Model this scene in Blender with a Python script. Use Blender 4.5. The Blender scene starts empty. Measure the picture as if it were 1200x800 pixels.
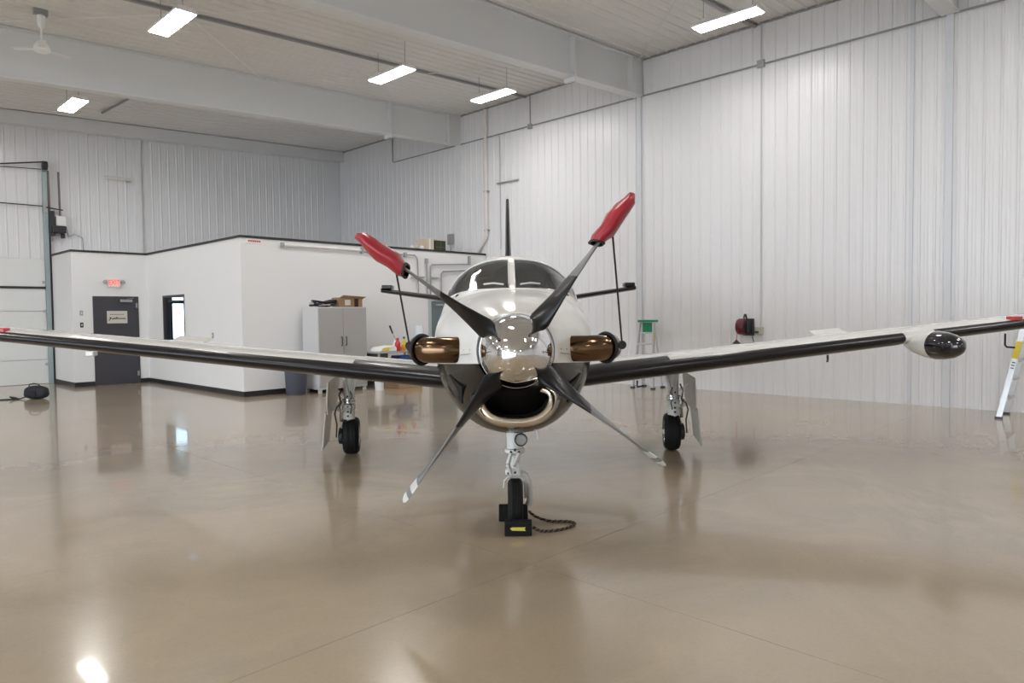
import bpy, bmesh, math, random
from mathutils import Vector, Matrix
random.seed(7)
PI = math.pi
scene = bpy.context.scene

# ------------------------------------------------------------------ camera
F_PX, PITCH, ROLL, CAM_H = 820.0, math.radians(-2.13), math.radians(-0.65), 1.615
TH = math.radians(45.9)                 # the building stands turned against the aeroplane
cam_data = bpy.data.cameras.new('camera'); cam = bpy.data.objects.new('camera', cam_data)
scene.collection.objects.link(cam); scene.camera = cam
cam_data.sensor_width = 36.0; cam_data.lens = F_PX / 1200 * 36.0; cam_data.clip_end = 300
fwd = Vector((0, math.cos(PITCH), math.sin(PITCH))); r0 = Vector((1, 0, 0)); u0 = r0.cross(fwd)
rgt = r0 * math.cos(ROLL) + u0 * math.sin(ROLL); upv = -r0 * math.sin(ROLL) + u0 * math.cos(ROLL)
m3 = Matrix((rgt, upv, -fwd)).transposed()
cam.matrix_world = Matrix.Translation((0, 0, CAM_H)) @ m3.to_4x4()

# ------------------------------------------------------------------ sky, exposure
world = bpy.data.worlds.new('world'); scene.world = world; world.use_nodes = True
bg = world.node_tree.nodes['Background']
bg.inputs['Color'].default_value = (0.80, 0.90, 1.0, 1); bg.inputs['Strength'].default_value = 5.0
scene.view_settings.view_transform = 'Standard'; scene.view_settings.look = 'None'
scene.view_settings.gamma = 1; scene.view_settings.exposure = 0.45
LAMP_STRENGTH = 40.0

# ------------------------------------------------------------------ materials
def ndd(nt, t, **kw):
    n = nt.nodes.new(t)
    for k, v in kw.items():
        if hasattr(n, k): setattr(n, k, v)
        else: n.inputs[k].default_value = v
    return n
_m = {}
def mat(name, col, rough=0.5, metal=0.0, var=0.06, scale=3.0, bump=0.0, bscale=60.0, coat=0.0, emit=None, estr=0.0, rvar=0.0, stretch=None):
    if name in _m: return _m[name]
    m = bpy.data.materials.new(name); m.use_nodes = True; nt = m.node_tree; b = nt.nodes['Principled BSDF']
    b.inputs['Roughness'].default_value = rough; b.inputs['Metallic'].default_value = metal
    b.inputs['Coat Weight'].default_value = coat; b.inputs['Coat Roughness'].default_value = 0.05
    tc = ndd(nt, 'ShaderNodeTexCoord'); mp = ndd(nt, 'ShaderNodeMapping'); nt.links.new(tc.outputs['Object'], mp.inputs['Vector'])
    if stretch: mp.inputs['Scale'].default_value = stretch
    nz = ndd(nt, 'ShaderNodeTexNoise'); nz.inputs['Scale'].default_value = scale; nz.inputs['Detail'].default_value = 5
    nt.links.new(mp.outputs['Vector'], nz.inputs['Vector'])
    mx = ndd(nt, 'ShaderNodeMix', data_type='RGBA')
    c1 = [max(0, c * (1 - var)) for c in col] + [1]; c2 = [min(1, c * (1 + var)) for c in col] + [1]
    mx.inputs[6].default_value = c1; mx.inputs[7].default_value = c2
    nt.links.new(nz.outputs['Fac'], mx.inputs[0]); nt.links.new(mx.outputs[2], b.inputs['Base Color'])
    if rvar:
        mr = ndd(nt, 'ShaderNodeMapRange'); mr.inputs['To Min'].default_value = max(0, rough - rvar); mr.inputs['To Max'].default_value = rough + rvar
        nt.links.new(nz.outputs['Fac'], mr.inputs['Value']); nt.links.new(mr.outputs['Result'], b.inputs['Roughness'])
    if bump:
        n2 = ndd(nt, 'ShaderNodeTexNoise'); n2.inputs['Scale'].default_value = bscale; n2.inputs['Detail'].default_value = 3
        nt.links.new(mp.outputs['Vector'], n2.inputs['Vector'])
        bp = ndd(nt, 'ShaderNodeBump'); bp.inputs['Strength'].default_value = bump; bp.inputs['Distance'].default_value = 0.01
        nt.links.new(n2.outputs['Fac'], bp.inputs['Height']); nt.links.new(bp.outputs['Normal'], b.inputs['Normal'])
    if emit:
        b.inputs['Emission Color'].default_value = (*emit, 1); b.inputs['Emission Strength'].default_value = estr
    _m[name] = m
    return m

def split_z(name, top, bottom, z_at, slope, gloss=0.17, coat=0.06):
    """paint scheme: upper colour / lower colour divided by a line z = z_at + slope * y in object space"""
    m = mat(name, top, gloss, coat=coat, var=0.02); nt = m.node_tree; b = nt.nodes['Principled BSDF']
    src = b.inputs['Base Color'].links[0].from_socket
    tc = ndd(nt, 'ShaderNodeTexCoord'); sx = ndd(nt, 'ShaderNodeSeparateXYZ'); nt.links.new(tc.outputs['Object'], sx.inputs[0])
    ma = ndd(nt, 'ShaderNodeMath', operation='MULTIPLY_ADD'); ma.inputs[1].default_value = -slope; nt.links.new(sx.outputs['Y'], ma.inputs[0]); nt.links.new(sx.outputs['Z'], ma.inputs[2])
    gt = ndd(nt, 'ShaderNodeMath', operation='LESS_THAN'); gt.inputs[1].default_value = z_at; nt.links.new(ma.outputs[0], gt.inputs[0])
    mx = ndd(nt, 'ShaderNodeMix', data_type='RGBA'); mx.inputs[7].default_value = (*bottom, 1)
    nt.links.new(gt.outputs[0], mx.inputs[0]); nt.links.new(src, mx.inputs[6]); nt.links.new(mx.outputs[2], b.inputs['Base Color'])
    sp_ = ndd(nt, 'ShaderNodeMapRange'); sp_.inputs['To Min'].default_value = 0.5; sp_.inputs['To Max'].default_value = 0.22      # the lower colour is a duller paint
    nt.links.new(gt.outputs[0], sp_.inputs['Value']); nt.links.new(sp_.outputs['Result'], b.inputs['Specular IOR Level'])
    return m

M_WALL = mat('liner_panel_white', (0.80, 0.80, 0.815), 0.30, var=0.02, scale=0.6)
M_COL = mat('column_cool_grey', (0.68, 0.70, 0.735), 0.35, var=0.02)
M_CEIL = mat('ceiling_panel_white', (0.74, 0.725, 0.70), 0.45, var=0.03, scale=0.5)
M_BEAM = mat('beam_white_paint', (0.74, 0.75, 0.75), 0.5, var=0.03, scale=1.0)
M_DRY = mat('drywall_white_paint', (0.80, 0.80, 0.80), 0.75, var=0.015, scale=0.8)
M_BLACKTRIM = mat('black_trim', (0.018, 0.018, 0.02), 0.5)
M_DOORGREY = mat('charcoal_door_paint', (0.055, 0.053, 0.065), 0.45)
M_DOORBLUE = mat('slate_door_paint', (0.14, 0.18, 0.20), 0.4)
M_GALV = mat('galvanised_metal', (0.42, 0.43, 0.44), 0.4, 0.7)
M_CONDL = mat('pale_conduit', (0.58, 0.58, 0.59), 0.4, 0.2)
M_CONDUIT = mat('grey_conduit', (0.33, 0.33, 0.34), 0.45, 0.3)
M_BOXWHITE = mat('white_box_paint', (0.82, 0.82, 0.82), 0.4)
M_PVC = mat('white_pvc', (0.78, 0.74, 0.72), 0.35)
M_ODOOR = mat('overhead_door_white', (0.76, 0.77, 0.76), 0.5, var=0.02)
M_ROD = mat('bracing_rod_white', (0.80, 0.78, 0.75), 0.4)
M_LAMPH = mat('lamp_housing_white', (0.85, 0.85, 0.85), 0.4)
M_LAMP = mat('lamp_tubes', (1, 1, 1), 0.5, emit=(1.0, 0.97, 0.94), estr=LAMP_STRENGTH)
M_WHITE = mat('aircraft_white', (0.78, 0.77, 0.74), 0.14, coat=0.5, var=0.015)
M_BODY = split_z('aircraft_body_paint', (0.78, 0.77, 0.74), (0.010, 0.009, 0.008), 1.255, -0.065)
M_BOOT = mat('black_rubber_boot', (0.012, 0.011, 0.013), 0.30, bump=0.02, bscale=15, coat=0.12, rvar=0.06); M_BOOT.node_tree.nodes['Principled BSDF'].inputs['Specular IOR Level'].default_value = 0.3
M_BLACKG = mat('gloss_black_paint', (0.008, 0.007, 0.007), 0.14, coat=0.1)
M_CHROME = mat('polished_spinner_metal', (0.78, 0.77, 0.76), 0.06, 1.0, var=0.02, scale=6)
M_LIP = mat('polished_inlet_lip', (0.70, 0.62, 0.50), 0.18, 1.0, var=0.08, scale=8)
M_EXH = mat('heat_stained_steel', (0.155, 0.095, 0.055), 0.17, 1.0, var=0.45, scale=7, bump=0.03, bscale=12)
M_VOID = mat('dark_duct', (0.004, 0.004, 0.004), 0.8)
M_STRAP = mat('black_webbing', (0.02, 0.02, 0.02), 0.7, bump=0.2, bscale=200)
M_RED = mat('red_vinyl_cover', (0.36, 0.018, 0.032), 0.3, bump=0.25, bscale=18, var=0.15)
M_REDP = mat('red_paint', (0.55, 0.06, 0.07), 0.3)
M_TYRE = mat('tyre_rubber', (0.009, 0.009, 0.009), 0.65, bump=0.1); M_TYRE.node_tree.nodes['Principled BSDF'].inputs['Specular IOR Level'].default_value = 0.25
M_GEAR = mat('gear_white_enamel', (0.72, 0.72, 0.70), 0.3, var=0.08, scale=20)
M_GEARG = mat('gear_door_shaded_white', (0.52, 0.50, 0.45), 0.35, var=0.05)  # the gear doors are white; their shade is mixed into this colour
M_STEEL = mat('bright_steel', (0.6, 0.6, 0.6), 0.2, 1.0)
M_DARK = mat('dark_fitting', (0.03, 0.03, 0.035), 0.4)
M_GLASSW = None
M_RADOME = mat('radome_gloss_black', (0.008, 0.008, 0.014), 0.06, coat=1.0, bump=0.08, bscale=35)
M_CHOCK = mat('black_chock_rubber', (0.007, 0.007, 0.008), 0.6, bump=0.1); M_CHOCK.node_tree.nodes['Principled BSDF'].inputs['Specular IOR Level'].default_value = 0.2
M_YEL = mat('yellow_label', (0.62, 0.56, 0.10), 0.5)
M_ROPE = mat('black_rope', (0.02, 0.015, 0.015), 0.8)
M_ROPE2 = mat('brown_rope', (0.13, 0.08, 0.055), 0.8)
M_CAB = mat('grey_cabinet_steel', (0.42, 0.405, 0.395), 0.4, var=0.02)
M_CABSIDE = mat('pale_cabinet_side', (0.62, 0.62, 0.63), 0.4, var=0.02)
M_BIN = mat('blue_grey_bin', (0.075, 0.08, 0.115), 0.5)
M_CARD = mat('cardboard', (0.42, 0.27, 0.15), 0.8, var=0.1)
M_CARD2 = mat('pale_cardboard', (0.62, 0.54, 0.42), 0.8, var=0.1)
M_PAPER = mat('white_paper', (0.85, 0.84, 0.82), 0.7)
M_FABD = mat('dark_cloth', (0.025, 0.02, 0.03), 0.9, bump=0.3, bscale=30)
M_BAG = mat('black_bag_nylon', (0.013, 0.016, 0.022), 0.7, bump=0.2, bscale=50)
M_ALU = mat('ladder_aluminium', (0.62, 0.62, 0.62), 0.35, 0.6)
M_GREEN = mat('green_plastic', (0.01, 0.26, 0.12), 0.4)
M_YPL = mat('yellow_plastic', (0.80, 0.62, 0.05), 0.4)
M_RPL = mat('red_plastic', (0.60, 0.04, 0.05), 0.35)
M_OPL = mat('orange_plastic', (0.85, 0.32, 0.05), 0.4)
M_BPL = mat('blue_plastic', (0.02, 0.09, 0.33), 0.4)
M_REEL = mat('maroon_reel', (0.09, 0.008, 0.018), 0.35)
M_WPL = mat('white_plastic', (0.82, 0.82, 0.82), 0.35)
M_SEAT = mat('cockpit_leather', (0.10, 0.09, 0.085), 0.6)
M_EXITR = mat('exit_red_letters', (0.8, 0.04, 0.03), 0.5, emit=(1.0, 0.06, 0.04), estr=0.7)
M_EXITB = mat('exit_face', (0.85, 0.62, 0.58), 0.5, emit=(1.0, 0.5, 0.45), estr=0.12)

# polished concrete: cloudy cream, tan and grey patches with fine aggregate
M_FLOOR = mat('polished_concrete', (0.41, 0.325, 0.225), 0.20, var=0.10, scale=0.8, rvar=0.05, coat=0.45)
nt = M_FLOOR.node_tree; b = nt.nodes['Principled BSDF']; b.inputs['Coat Roughness'].default_value = 0.045; b.inputs['Coat IOR'].default_value = 1.5
src = b.inputs['Base Color'].links[0].from_socket
tc = ndd(nt, 'ShaderNodeTexCoord')
def fnoise(scale, det, rough, lo, hi, a, c_, dist=0.0):
    n = ndd(nt, 'ShaderNodeTexNoise'); n.inputs['Scale'].default_value = scale; n.inputs['Detail'].default_value = det; n.inputs['Roughness'].default_value = rough; n.inputs['Distortion'].default_value = dist
    nt.links.new(tc.outputs['Object'], n.inputs['Vector']); m_ = ndd(nt, 'ShaderNodeMapRange'); nt.links.new(n.outputs['Fac'], m_.inputs['Value'])
    for k_, v_ in zip(('From Min', 'From Max', 'To Min', 'To Max'), (lo, hi, a, c_)): m_.inputs[k_].default_value = v_
    return m_.outputs['Result']
def fmix(src, fac, col, blend='MIX'):
    m_ = ndd(nt, 'ShaderNodeMix', data_type='RGBA'); m_.blend_type = blend; nt.links.new(fac, m_.inputs[0]); nt.links.new(src, m_.inputs[6]); m_.inputs[7].default_value = (*col, 1); return m_.outputs[2]
src = fmix(src, fnoise(0.28, 6, 0.6, 0.40, 0.66, 0, 0.6, 0.8), (0.34, 0.295, 0.235))
src = fmix(src, fnoise(0.9, 8, 0.65, 0.46, 0.72, 0, 0.55, 1.5), (0.49, 0.39, 0.27))
src = fmix(src, fnoise(0.5, 7, 0.7, 0.52, 0.72, 0, 0.5, 1.0), (0.26, 0.215, 0.155))
src = fmix(src, fnoise(45, 4, 0.7, 0.45, 0.8, 0, 0.22), (0.22, 0.19, 0.15))
nt.links.new(src, b.inputs['Base Color'])
M_CONC = mat('outdoor_concrete', (0.45, 0.44, 0.42), 0.8)

def glass_mat(name, tint, rough=0.02, ior=1.5, extra=0.0):
    m = bpy.data.materials.new(name); m.use_nodes = True; nt = m.node_tree; nt.nodes.clear()
    out = ndd(nt, 'ShaderNodeOutputMaterial'); tr = ndd(nt, 'ShaderNodeBsdfTransparent'); tr.inputs['Color'].default_value = (*tint, 1)
    gl = ndd(nt, 'ShaderNodeBsdfGlossy'); gl.inputs['Roughness'].default_value = rough
    fr = ndd(nt, 'ShaderNodeFresnel'); ge = ndd(nt, 'ShaderNodeNewGeometry')      # same reflectance from either side of the thin sheet
    mi = ndd(nt, 'ShaderNodeMapRange'); mi.inputs['To Min'].default_value = ior; mi.inputs['To Max'].default_value = 1 / ior
    nt.links.new(ge.outputs['Backfacing'], mi.inputs['Value']); nt.links.new(mi.outputs['Result'], fr.inputs['IOR'])
    ad = ndd(nt, 'ShaderNodeMath', operation='ADD'); ad.inputs[1].default_value = extra; nt.links.new(fr.outputs[0], ad.inputs[0])
    mx = ndd(nt, 'ShaderNodeMixShader'); nt.links.new(ad.outputs[0], mx.inputs[0]); nt.links.new(tr.outputs[0], mx.inputs[1]); nt.links.new(gl.outputs[0], mx.inputs[2])
    nt.links.new(mx.outputs[0], out.inputs['Surface']); return m
M_WIND = glass_mat('tinted_windshield', (0.30, 0.33, 0.36), 0.03, 1.5, 0.10)
M_PANE = glass_mat('clear_pane', (0.88, 0.93, 0.95))

# propeller blade paint: black root, grey blade, two pale bands at the tip (along the blade's own x)
def blade_mat():
    m = mat('propeller_blade_paint', (0.02, 0.02, 0.022), 0.32, var=0.03, coat=0.05); nt = m.node_tree; b = nt.nodes['Principled BSDF']
    b.inputs['Specular IOR Level'].default_value = 0.3
    tc = ndd(nt, 'ShaderNodeTexCoord'); sx = ndd(nt, 'ShaderNodeSeparateXYZ'); nt.links.new(tc.outputs['Object'], sx.inputs[0])
    ma = ndd(nt, 'ShaderNodeMath', operation='MULTIPLY_ADD'); ma.inputs[1].default_value = 0.35
    nt.links.new(sx.outputs['Z'], ma.inputs[0]); nt.links.new(sx.outputs['X'], ma.inputs[2])
    mr = ndd(nt, 'ShaderNodeMapRange'); mr.inputs['From Min'].default_value = 0.0; mr.inputs['From Max'].default_value = 1.25; nt.links.new(ma.outputs[0], mr.inputs['Value'])
    cr = ndd(nt, 'ShaderNodeValToRGB'); nt.links.new(mr.outputs['Result'], cr.inputs[0]); cr.color_ramp.interpolation = 'CONSTANT'
    el = cr.color_ramp.elements; blk = (0.008, 0.008, 0.009, 1); gr = (0.19, 0.19, 0.185, 1); wh = (0.72, 0.72, 0.70, 1)
    el[0].position = 0; el[0].color = blk; el[1].position = 0.56 / 1.25; el[1].color = gr
    for p, c in ((0.985, wh), (1.045, gr), (1.085, wh)):
        e = el.new(p / 1.25); e.color = c
    nt.links.new(cr.outputs['Color'], b.inputs['Base Color']); return m
M_BLADE = blade_mat()

# ------------------------------------------------------------------ builders
def link(o): scene.collection.objects.link(o); return o
class Root:
    """thing root: frame 'W' (world) or 'B' (building axes u,v)"""
def rotz(v, a): return Vector((v.x * math.cos(a) - v.y * math.sin(a), v.x * math.sin(a) + v.y * math.cos(a), v.z))
BASES = {}
def place(o, base, frame, extra=0.0):
    base = Vector(base)
    if frame == 'B': o.location = rotz(base, TH); o.rotation_euler = (0, 0, TH + extra)
    else: o.location = base; o.rotation_euler = (0, 0, extra)
    BASES[o.name] = base
def tag(o, label=None, cat=None, group=None, kind=None):
    if label: o['label'] = label
    if cat: o['category'] = cat
    if group: o['group'] = group
    if kind: o['kind'] = kind
    return o
def thing(name, label, cat, base=(0, 0, 0), frame='B', group=None, extra=0.0):
    o = link(bpy.data.objects.new(name, None)); o.empty_display_size = 0.1
    place(o, base, frame, extra); return tag(o, label, cat, group)
def base_of(o):
    while o is not None:
        if o.name in BASES: return BASES[o.name]
        o = o.parent
    return Vector((0, 0, 0))

class MB:
    def __init__(s): s.bm = bmesh.new()
    def box(s, x0, x1, y0, y1, z0, z1):
        vs = [s.bm.verts.new((x, y, z)) for z in (z0, z1) for y in (y0, y1) for x in (x0, x1)]
        for f in ((0, 2, 3, 1), (4, 5, 7, 6), (0, 1, 5, 4), (2, 6, 7, 3), (0, 4, 6, 2), (1, 3, 7, 5)):
            s.bm.faces.new([vs[i] for i in f])
        return s
    def bar(s, p0, p1, w, h, up=(0, 0, 1)):
        """rectangular bar from p0 to p1; w across, h along up"""
        p0, p1 = Vector(p0), Vector(p1); d = (p1 - p0).normalized(); a = d.cross(Vector(up)).normalized(); c = a.cross(d).normalized()
        r = []
        for p in (p0, p1):
            r.append([s.bm.verts.new(p + a * i * w / 2 + c * j * h / 2) for i, j in ((-1, -1), (1, -1), (1, 1), (-1, 1))])
        s.bm.faces.new(r[0][::-1]); s.bm.faces.new(r[1])
        for i in range(4): s.bm.faces.new((r[0][i], r[0][(i + 1) % 4], r[1][(i + 1) % 4], r[1][i]))
        return s
    def loft(s, rings, cap0=True, cap1=True, close=True):
        R = [[s.bm.verts.new(p) for p in r] for r in rings]; n = len(R[0])
        for a, b in zip(R, R[1:]):
            for i in range(n if close else n - 1):
                j = (i + 1) % n
                try: s.bm.faces.new((a[i], a[j], b[j], b[i]))
                except ValueError: pass
        if close and cap0: s.bm.faces.new(R[0][::-1])
        if close and cap1: s.bm.faces.new(R[-1])
        return s
    def tube(s, pts, r, n=10, closed=False, caps=True):
        pts = [Vector(p) for p in pts]; N = len(pts); rr = r if hasattr(r, '__len__') else [r] * N
        t = [((pts[(i + 1) % N] if (closed or i < N - 1) else pts[i]) - (pts[i - 1] if (closed or i > 0) else pts[i])).normalized() for i in range(N)]
        ref = Vector((0, 0, 1)) if abs(t[0].z) < 0.9 else Vector((1, 0, 0)); a = t[0].cross(ref).normalized(); rings = []
        for i in range(N):
            a = (a - t[i] * a.dot(t[i])).normalized(); c = t[i].cross(a)
            rings.append([pts[i] + a * rr[i] * math.cos(2 * PI * k / n) + c * rr[i] * math.sin(2 * PI * k / n) for k in range(n)])
        if closed:
            R = [[s.bm.verts.new(p) for p in q] for q in rings]
            for i in range(N):
                x, y = R[i], R[(i + 1) % N]
                for k in range(n): s.bm.faces.new((x[k], x[(k + 1) % n], y[(k + 1) % n], y[k]))
            return s
        return s.loft(rings, caps, caps)
    def cyl(s, p0, p1, r0, r1=None, n=16): return s.tube([p0, p1], [r0, r0 if r1 is None else r1], n)
    def lathe(s, prof, origin, axis='y', n=32):
        """prof = [(radius, along)]"""
        o = Vector(origin); rings = []
        for r, h in prof:
            ring = []
            for k in range(n):
                a = 2 * PI * k / n; c, d = max(r, 1e-4) * math.cos(a), max(r, 1e-4) * math.sin(a)
                ring.append(o + (Vector((c, h, d)) if axis == 'y' else Vector((h, c, d)) if axis == 'x' else Vector((c, d, h))))
            rings.append(ring)
        return s.loft(rings)
    def prism(s, poly, plane, a, b):
        """poly 2D extruded from a to b; plane 'xz' -> along y, 'yz' -> along x, 'xy' -> along z"""
        f = {'xz': lambda p, t: (p[0], t, p[1]), 'yz': lambda p, t: (t, p[0], p[1]), 'xy': lambda p, t: (p[0], p[1], t)}[plane]
        return s.loft([[Vector(f(p, a)) for p in poly], [Vector(f(p, b)) for p in poly]])
    def build(s, name, m, parent=None, sharp=35, bevel=0, frame='W', kind=None, base=None, label=None, sub=0):
        me = bpy.data.meshes.new(name)
        bmesh.ops.recalc_face_normals(s.bm, faces=s.bm.faces)
        bs = Vector(base) if base is not None else base_of(parent) if parent is not None else Vector((0, 0, 0))
        bmesh.ops.translate(s.bm, verts=s.bm.verts, vec=-bs)
        s.bm.to_mesh(me); s.bm.free(); me.materials.append(m)
        me.shade_smooth(); me.set_sharp_from_angle(angle=math.radians(sharp))
        o = link(bpy.data.objects.new(name, me))
        if parent is not None: o.parent = parent
        else: place(o, bs, frame)
        if bevel:
            md = o.modifiers.new('bevel', 'BEVEL'); md.width = bevel; md.segments = 2; md.limit_method = 'ANGLE'; md.angle_limit = math.radians(40)
        if sub:
            md = o.modifiers.new('subdivision', 'SUBSURF'); md.levels = md.render_levels = sub
        if kind: o['kind'] = kind
        if label: o['label'] = label
        return o
def box(*a): return MB().box(*a)
def struct(mb, name, m, **k): return mb.build(name, m, frame='B', kind='structure', **k)
def dup(root, base, frame='B', extra=0.0, label=None):
    r = link(root.copy()); place(r, base, frame, extra)
    if label: r['label'] = label
    for ch in root.children:
        c = link(ch.copy()); c.parent = r
        for g in ch.children:
            d = link(g.copy()); d.parent = c
    return r

# ------------------------------------------------------------------ the hangar shell (building axes: u, v)
U0, UW, V0, VB = -12.0, 13.42, -9.0, 21.2
def zc(u): return 7.28 + 0.048 * (u - 13.42)
floor = struct(box(U0 - 0.3, UW + 0.3, V0 - 0.3, VB + 0.3, -0.30, -0.03), 'floor', M_CONC)
nu, nv = 5, 5
us = [U0 - 0.2 + (UW - U0 + 0.4) * i / nu for i in range(nu + 1)]; vs = [V0 - 0.2 + (VB - V0 + 0.4) * i / nv for i in range(nv + 1)]
for i in range(nu):
    for j in range(nv):
        box(us[i] + 0.0015, us[i + 1] - 0.0015, vs[j] + 0.0015, vs[j + 1] - 0.0015, -0.03, 0.0).build('concrete_slab', M_FLOOR, floor)
apron = struct(box(U0 - 40, U0 - 0.3, V0 - 30, VB + 20, -0.35, -0.05), 'ground', M_CONC)

def rib_profile(width, pitch=0.2286, depth=0.015):
    pts = [(0, 0)]; n = round(width / pitch); p = width / n
    for i in range(n):
        x = i * p
        pts += [(x + 0.012, 0), (x + 0.026, depth), (x + 0.046, depth), (x + 0.060, 0)]
        for k in (0.115, 0.165): pts += [(x + k - 0.009, 0), (x + k, 0.004), (x + k + 0.009, 0)]
    pts.append((width - 0.002, 0)); return pts
def rib_mesh(name, width, z0, z1, m, depth=0.015):
    mb = MB(); pr = rib_profile(width, depth=depth); g = 0.012
    a = [mb.bm.verts.new((x, -y, z0)) for x, y in pr]; c = [mb.bm.verts.new((x, -y, z1)) for x, y in pr]
    for i in range(len(pr) - 1): mb.bm.faces.new((a[i], a[i + 1], c[i + 1], c[i]))
    # returned edges down to the backing give the seam its depth
    for q, x in ((0, 0), (-1, width - 0.002)):
        e0 = mb.bm.verts.new((x, g, z0)); e1 = mb.bm.verts.new((x, g, z1)); mb.bm.faces.new((a[q], c[q], e1, e0))
    me = bpy.data.meshes.new(name); mb.bm.to_mesh(me); mb.bm.free(); me.materials.append(m); return me
def add_panel(me, parent, loc, rz):
    o = link(bpy.data.objects.new('ribbed_panel', me)); o.parent = parent; o.location = loc; o.rotation_euler = (0, 0, rz); return o
PW = 0.9144
wr = struct(box(UW + 0.014, UW + 0.25, V0 - 0.25, VB + 0.25, -0.05, 7.32), 'wall_right', M_WALL)
me_r = rib_mesh('ribbed_panel', PW, 0.0, 7.29, M_WALL)
v = VB
while v > V0:
    add_panel(me_r, wr, (UW, v, 0), -PI / 2); v -= PW      # local x runs towards -v, ribs face -u
# back wall: backing with the overhead door and the office's outside window left open
wb = MB()
for a in ((U0 - 0.25, -1.0, 0, 7.3), (-1.0, 4.72, 3.2, 7.3), (4.72, 7.7, 0, 7.3), (7.7, 9.2, 0, 1.0), (7.7, 9.2, 2.30, 7.3), (9.2, UW + 0.25, 0, 7.3)):
    wb.box(a[0], a[1], VB + 0.014, VB + 0.25, a[2], a[3])
wb = struct(wb, 'wall_back', M_WALL)
me_h = rib_mesh('ribbed_panel', PW, 3.2, 7.2, M_WALL); me_f = rib_mesh('ribbed_panel', PW, 0.0, 7.2, M_WALL); me_hh = rib_mesh('ribbed_panel', PW, 3.2, 6.75, M_WALL)
u = 4.74
while u < UW:
    w = min(PW, UW - u)
    if w > 0.5: add_panel(me_h, wb, (u, VB, 0), 0)
    u += PW
u = 4.72 - PW
while u > U0 - 0.5:
    add_panel(me_hh if u > -1.5 else me_f, wb, (u, VB, 0), 0); u -= PW
# unseen walls behind and left of the camera; the left one has the big open hangar door
struct(box(U0 - 0.25, UW + 0.25, V0 - 0.25, V0, -0.05, 7.3), 'wall_front', M_WALL)
wl = MB()
for a in ((V0 - 0.25, -5.0, 0, 6.2), (-5.0, 13.0, 5.2, 6.2), (13.0, VB + 0.25, 0, 6.2)): wl.box(U0 - 0.25, U0, a[0], a[1], a[2], a[3])
struct(wl, 'wall_left', M_WALL)
# sloping ceiling
def sl(u0, u1, v0, v1, o0, o1):
    mb = MB(); vs_ = [mb.bm.verts.new((u, vv, zc(u) + o)) for o in (o0, o1) for vv in (v0, v1) for u in (u0, u1)]
    for f in ((0, 2, 3, 1), (4, 5, 7, 6), (0, 1, 5, 4), (2, 6, 7, 3), (0, 4, 6, 2), (1, 3, 7, 5)): mb.bm.faces.new([vs_[i] for i in f])
    return mb
ceil = struct(sl(U0 - 0.3, UW + 0.25, V0 - 0.25, VB + 0.25, 0.03, 0.25), 'ceiling', M_CEIL)
mb = MB(); pr = rib_profile(PW, depth=0.022)
a = [mb.bm.verts.new((U0, y, zc(U0) - h)) for y, h in pr]; c = [mb.bm.verts.new((UW, y, zc(UW) - h)) for y, h in pr]
for i in range(len(pr) - 1): mb.bm.faces.new((a[i], a[i + 1], c[i + 1], c[i]))
me_c = bpy.data.meshes.new('ceiling_panel'); mb.bm.to_mesh(me_c); mb.bm.free(); me_c.materials.append(M_CEIL)
v = VB
while v > V0 - 0.4:
    v -= PW; o = link(bpy.data.objects.new('ceiling_panel', me_c)); o.parent = ceil; o.location = (0, v, 0)

# frames: tapered rafters and wall columns
def rafter(v, n):
    mb = MB(); fw = 0.13
    def seg(u0, u1, zb0, zb1, zt0, zt1, h):
        vs_ = [mb.bm.verts.new(p) for p in ((u0, v - h, zb0), (u1, v - h, zb1), (u1, v + h, zb1), (u0, v + h, zb0), (u0, v - h, zt0), (u1, v - h, zt1), (u1, v + h, zt1), (u0, v + h, zt0))]
        for f in ((0, 3, 2, 1), (4, 5, 6, 7), (0, 1, 5, 4), (2, 3, 7, 6), (1, 2, 6, 5), (3, 0, 4, 7)): mb.bm.faces.new([vs_[i] for i in f])
    zb = lambda u: 6.44 + 0.056 * (u - 13.2)
    seg(U0, UW - 0.05, zb(U0), zb(UW), zb(U0) + 0.025, zb(UW) + 0.025, fw)
    seg(U0, UW - 0.05, zb(U0) + 0.025, zb(UW) + 0.025, zc(U0) - 0.03, zc(UW) - 0.03, 0.012)
    seg(U0, UW - 0.05, zc(U0) - 0.05, zc(UW) - 0.05, zc(U0) - 0.024, zc(UW) - 0.024, fw)
    o = struct(mb, 'trim_%d' % n, M_BEAM); o['label'] = 'deep white painted roof beam'
    for us_ in (10.95, 10.99):
        box(us_ - 0.012, us_ + 0.012, v - fw - 0.01, v + fw + 0.01, zb(us_) - 0.08, zc(us_) - 0.03).build('splice_plate', M_BEAM, o)
    box(12.93, 12.96, v - fw, v + fw, zb(12.9) + 0.02, zc(12.9) - 0.03).build('end_plate', M_BEAM, o)
    for k in range(4):
        for sgn in (-1, 1): MB().cyl((10.93, v + sgn * 0.07, zb(10.9) + 0.10 + k * 0.18), (11.02, v + sgn * 0.07, zb(10.9) + 0.10 + k * 0.18), 0.014, n=6).build('bolt', M_BEAM, o)
    for w_ in (-1, 1):
        box(12.96, UW, v - 0.10, v + 0.10, zb(13) + 0.02, zc(13.1) - 0.02) if 0 else None
    return o
for k, v in enumerate((15.0, 8.93, 2.9, -3.1)): rafter(v, k + 1)
for k, v in enumerate((15.0, 8.93, 2.9, -3.1)):
    w = 0.05 if v != 15.0 else 0.09
    o = struct(box(UW - 0.055, UW - 0.0, v - w, v + w, 0, 7.25), 'trim_%d' % (k + 5), M_COL if v != 15.0 else M_WALL)
    box(UW - 0.50, UW - 0.05, v - 0.10, v + 0.10, 6.47, 7.23).build('column_head', M_BEAM, o)
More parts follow.
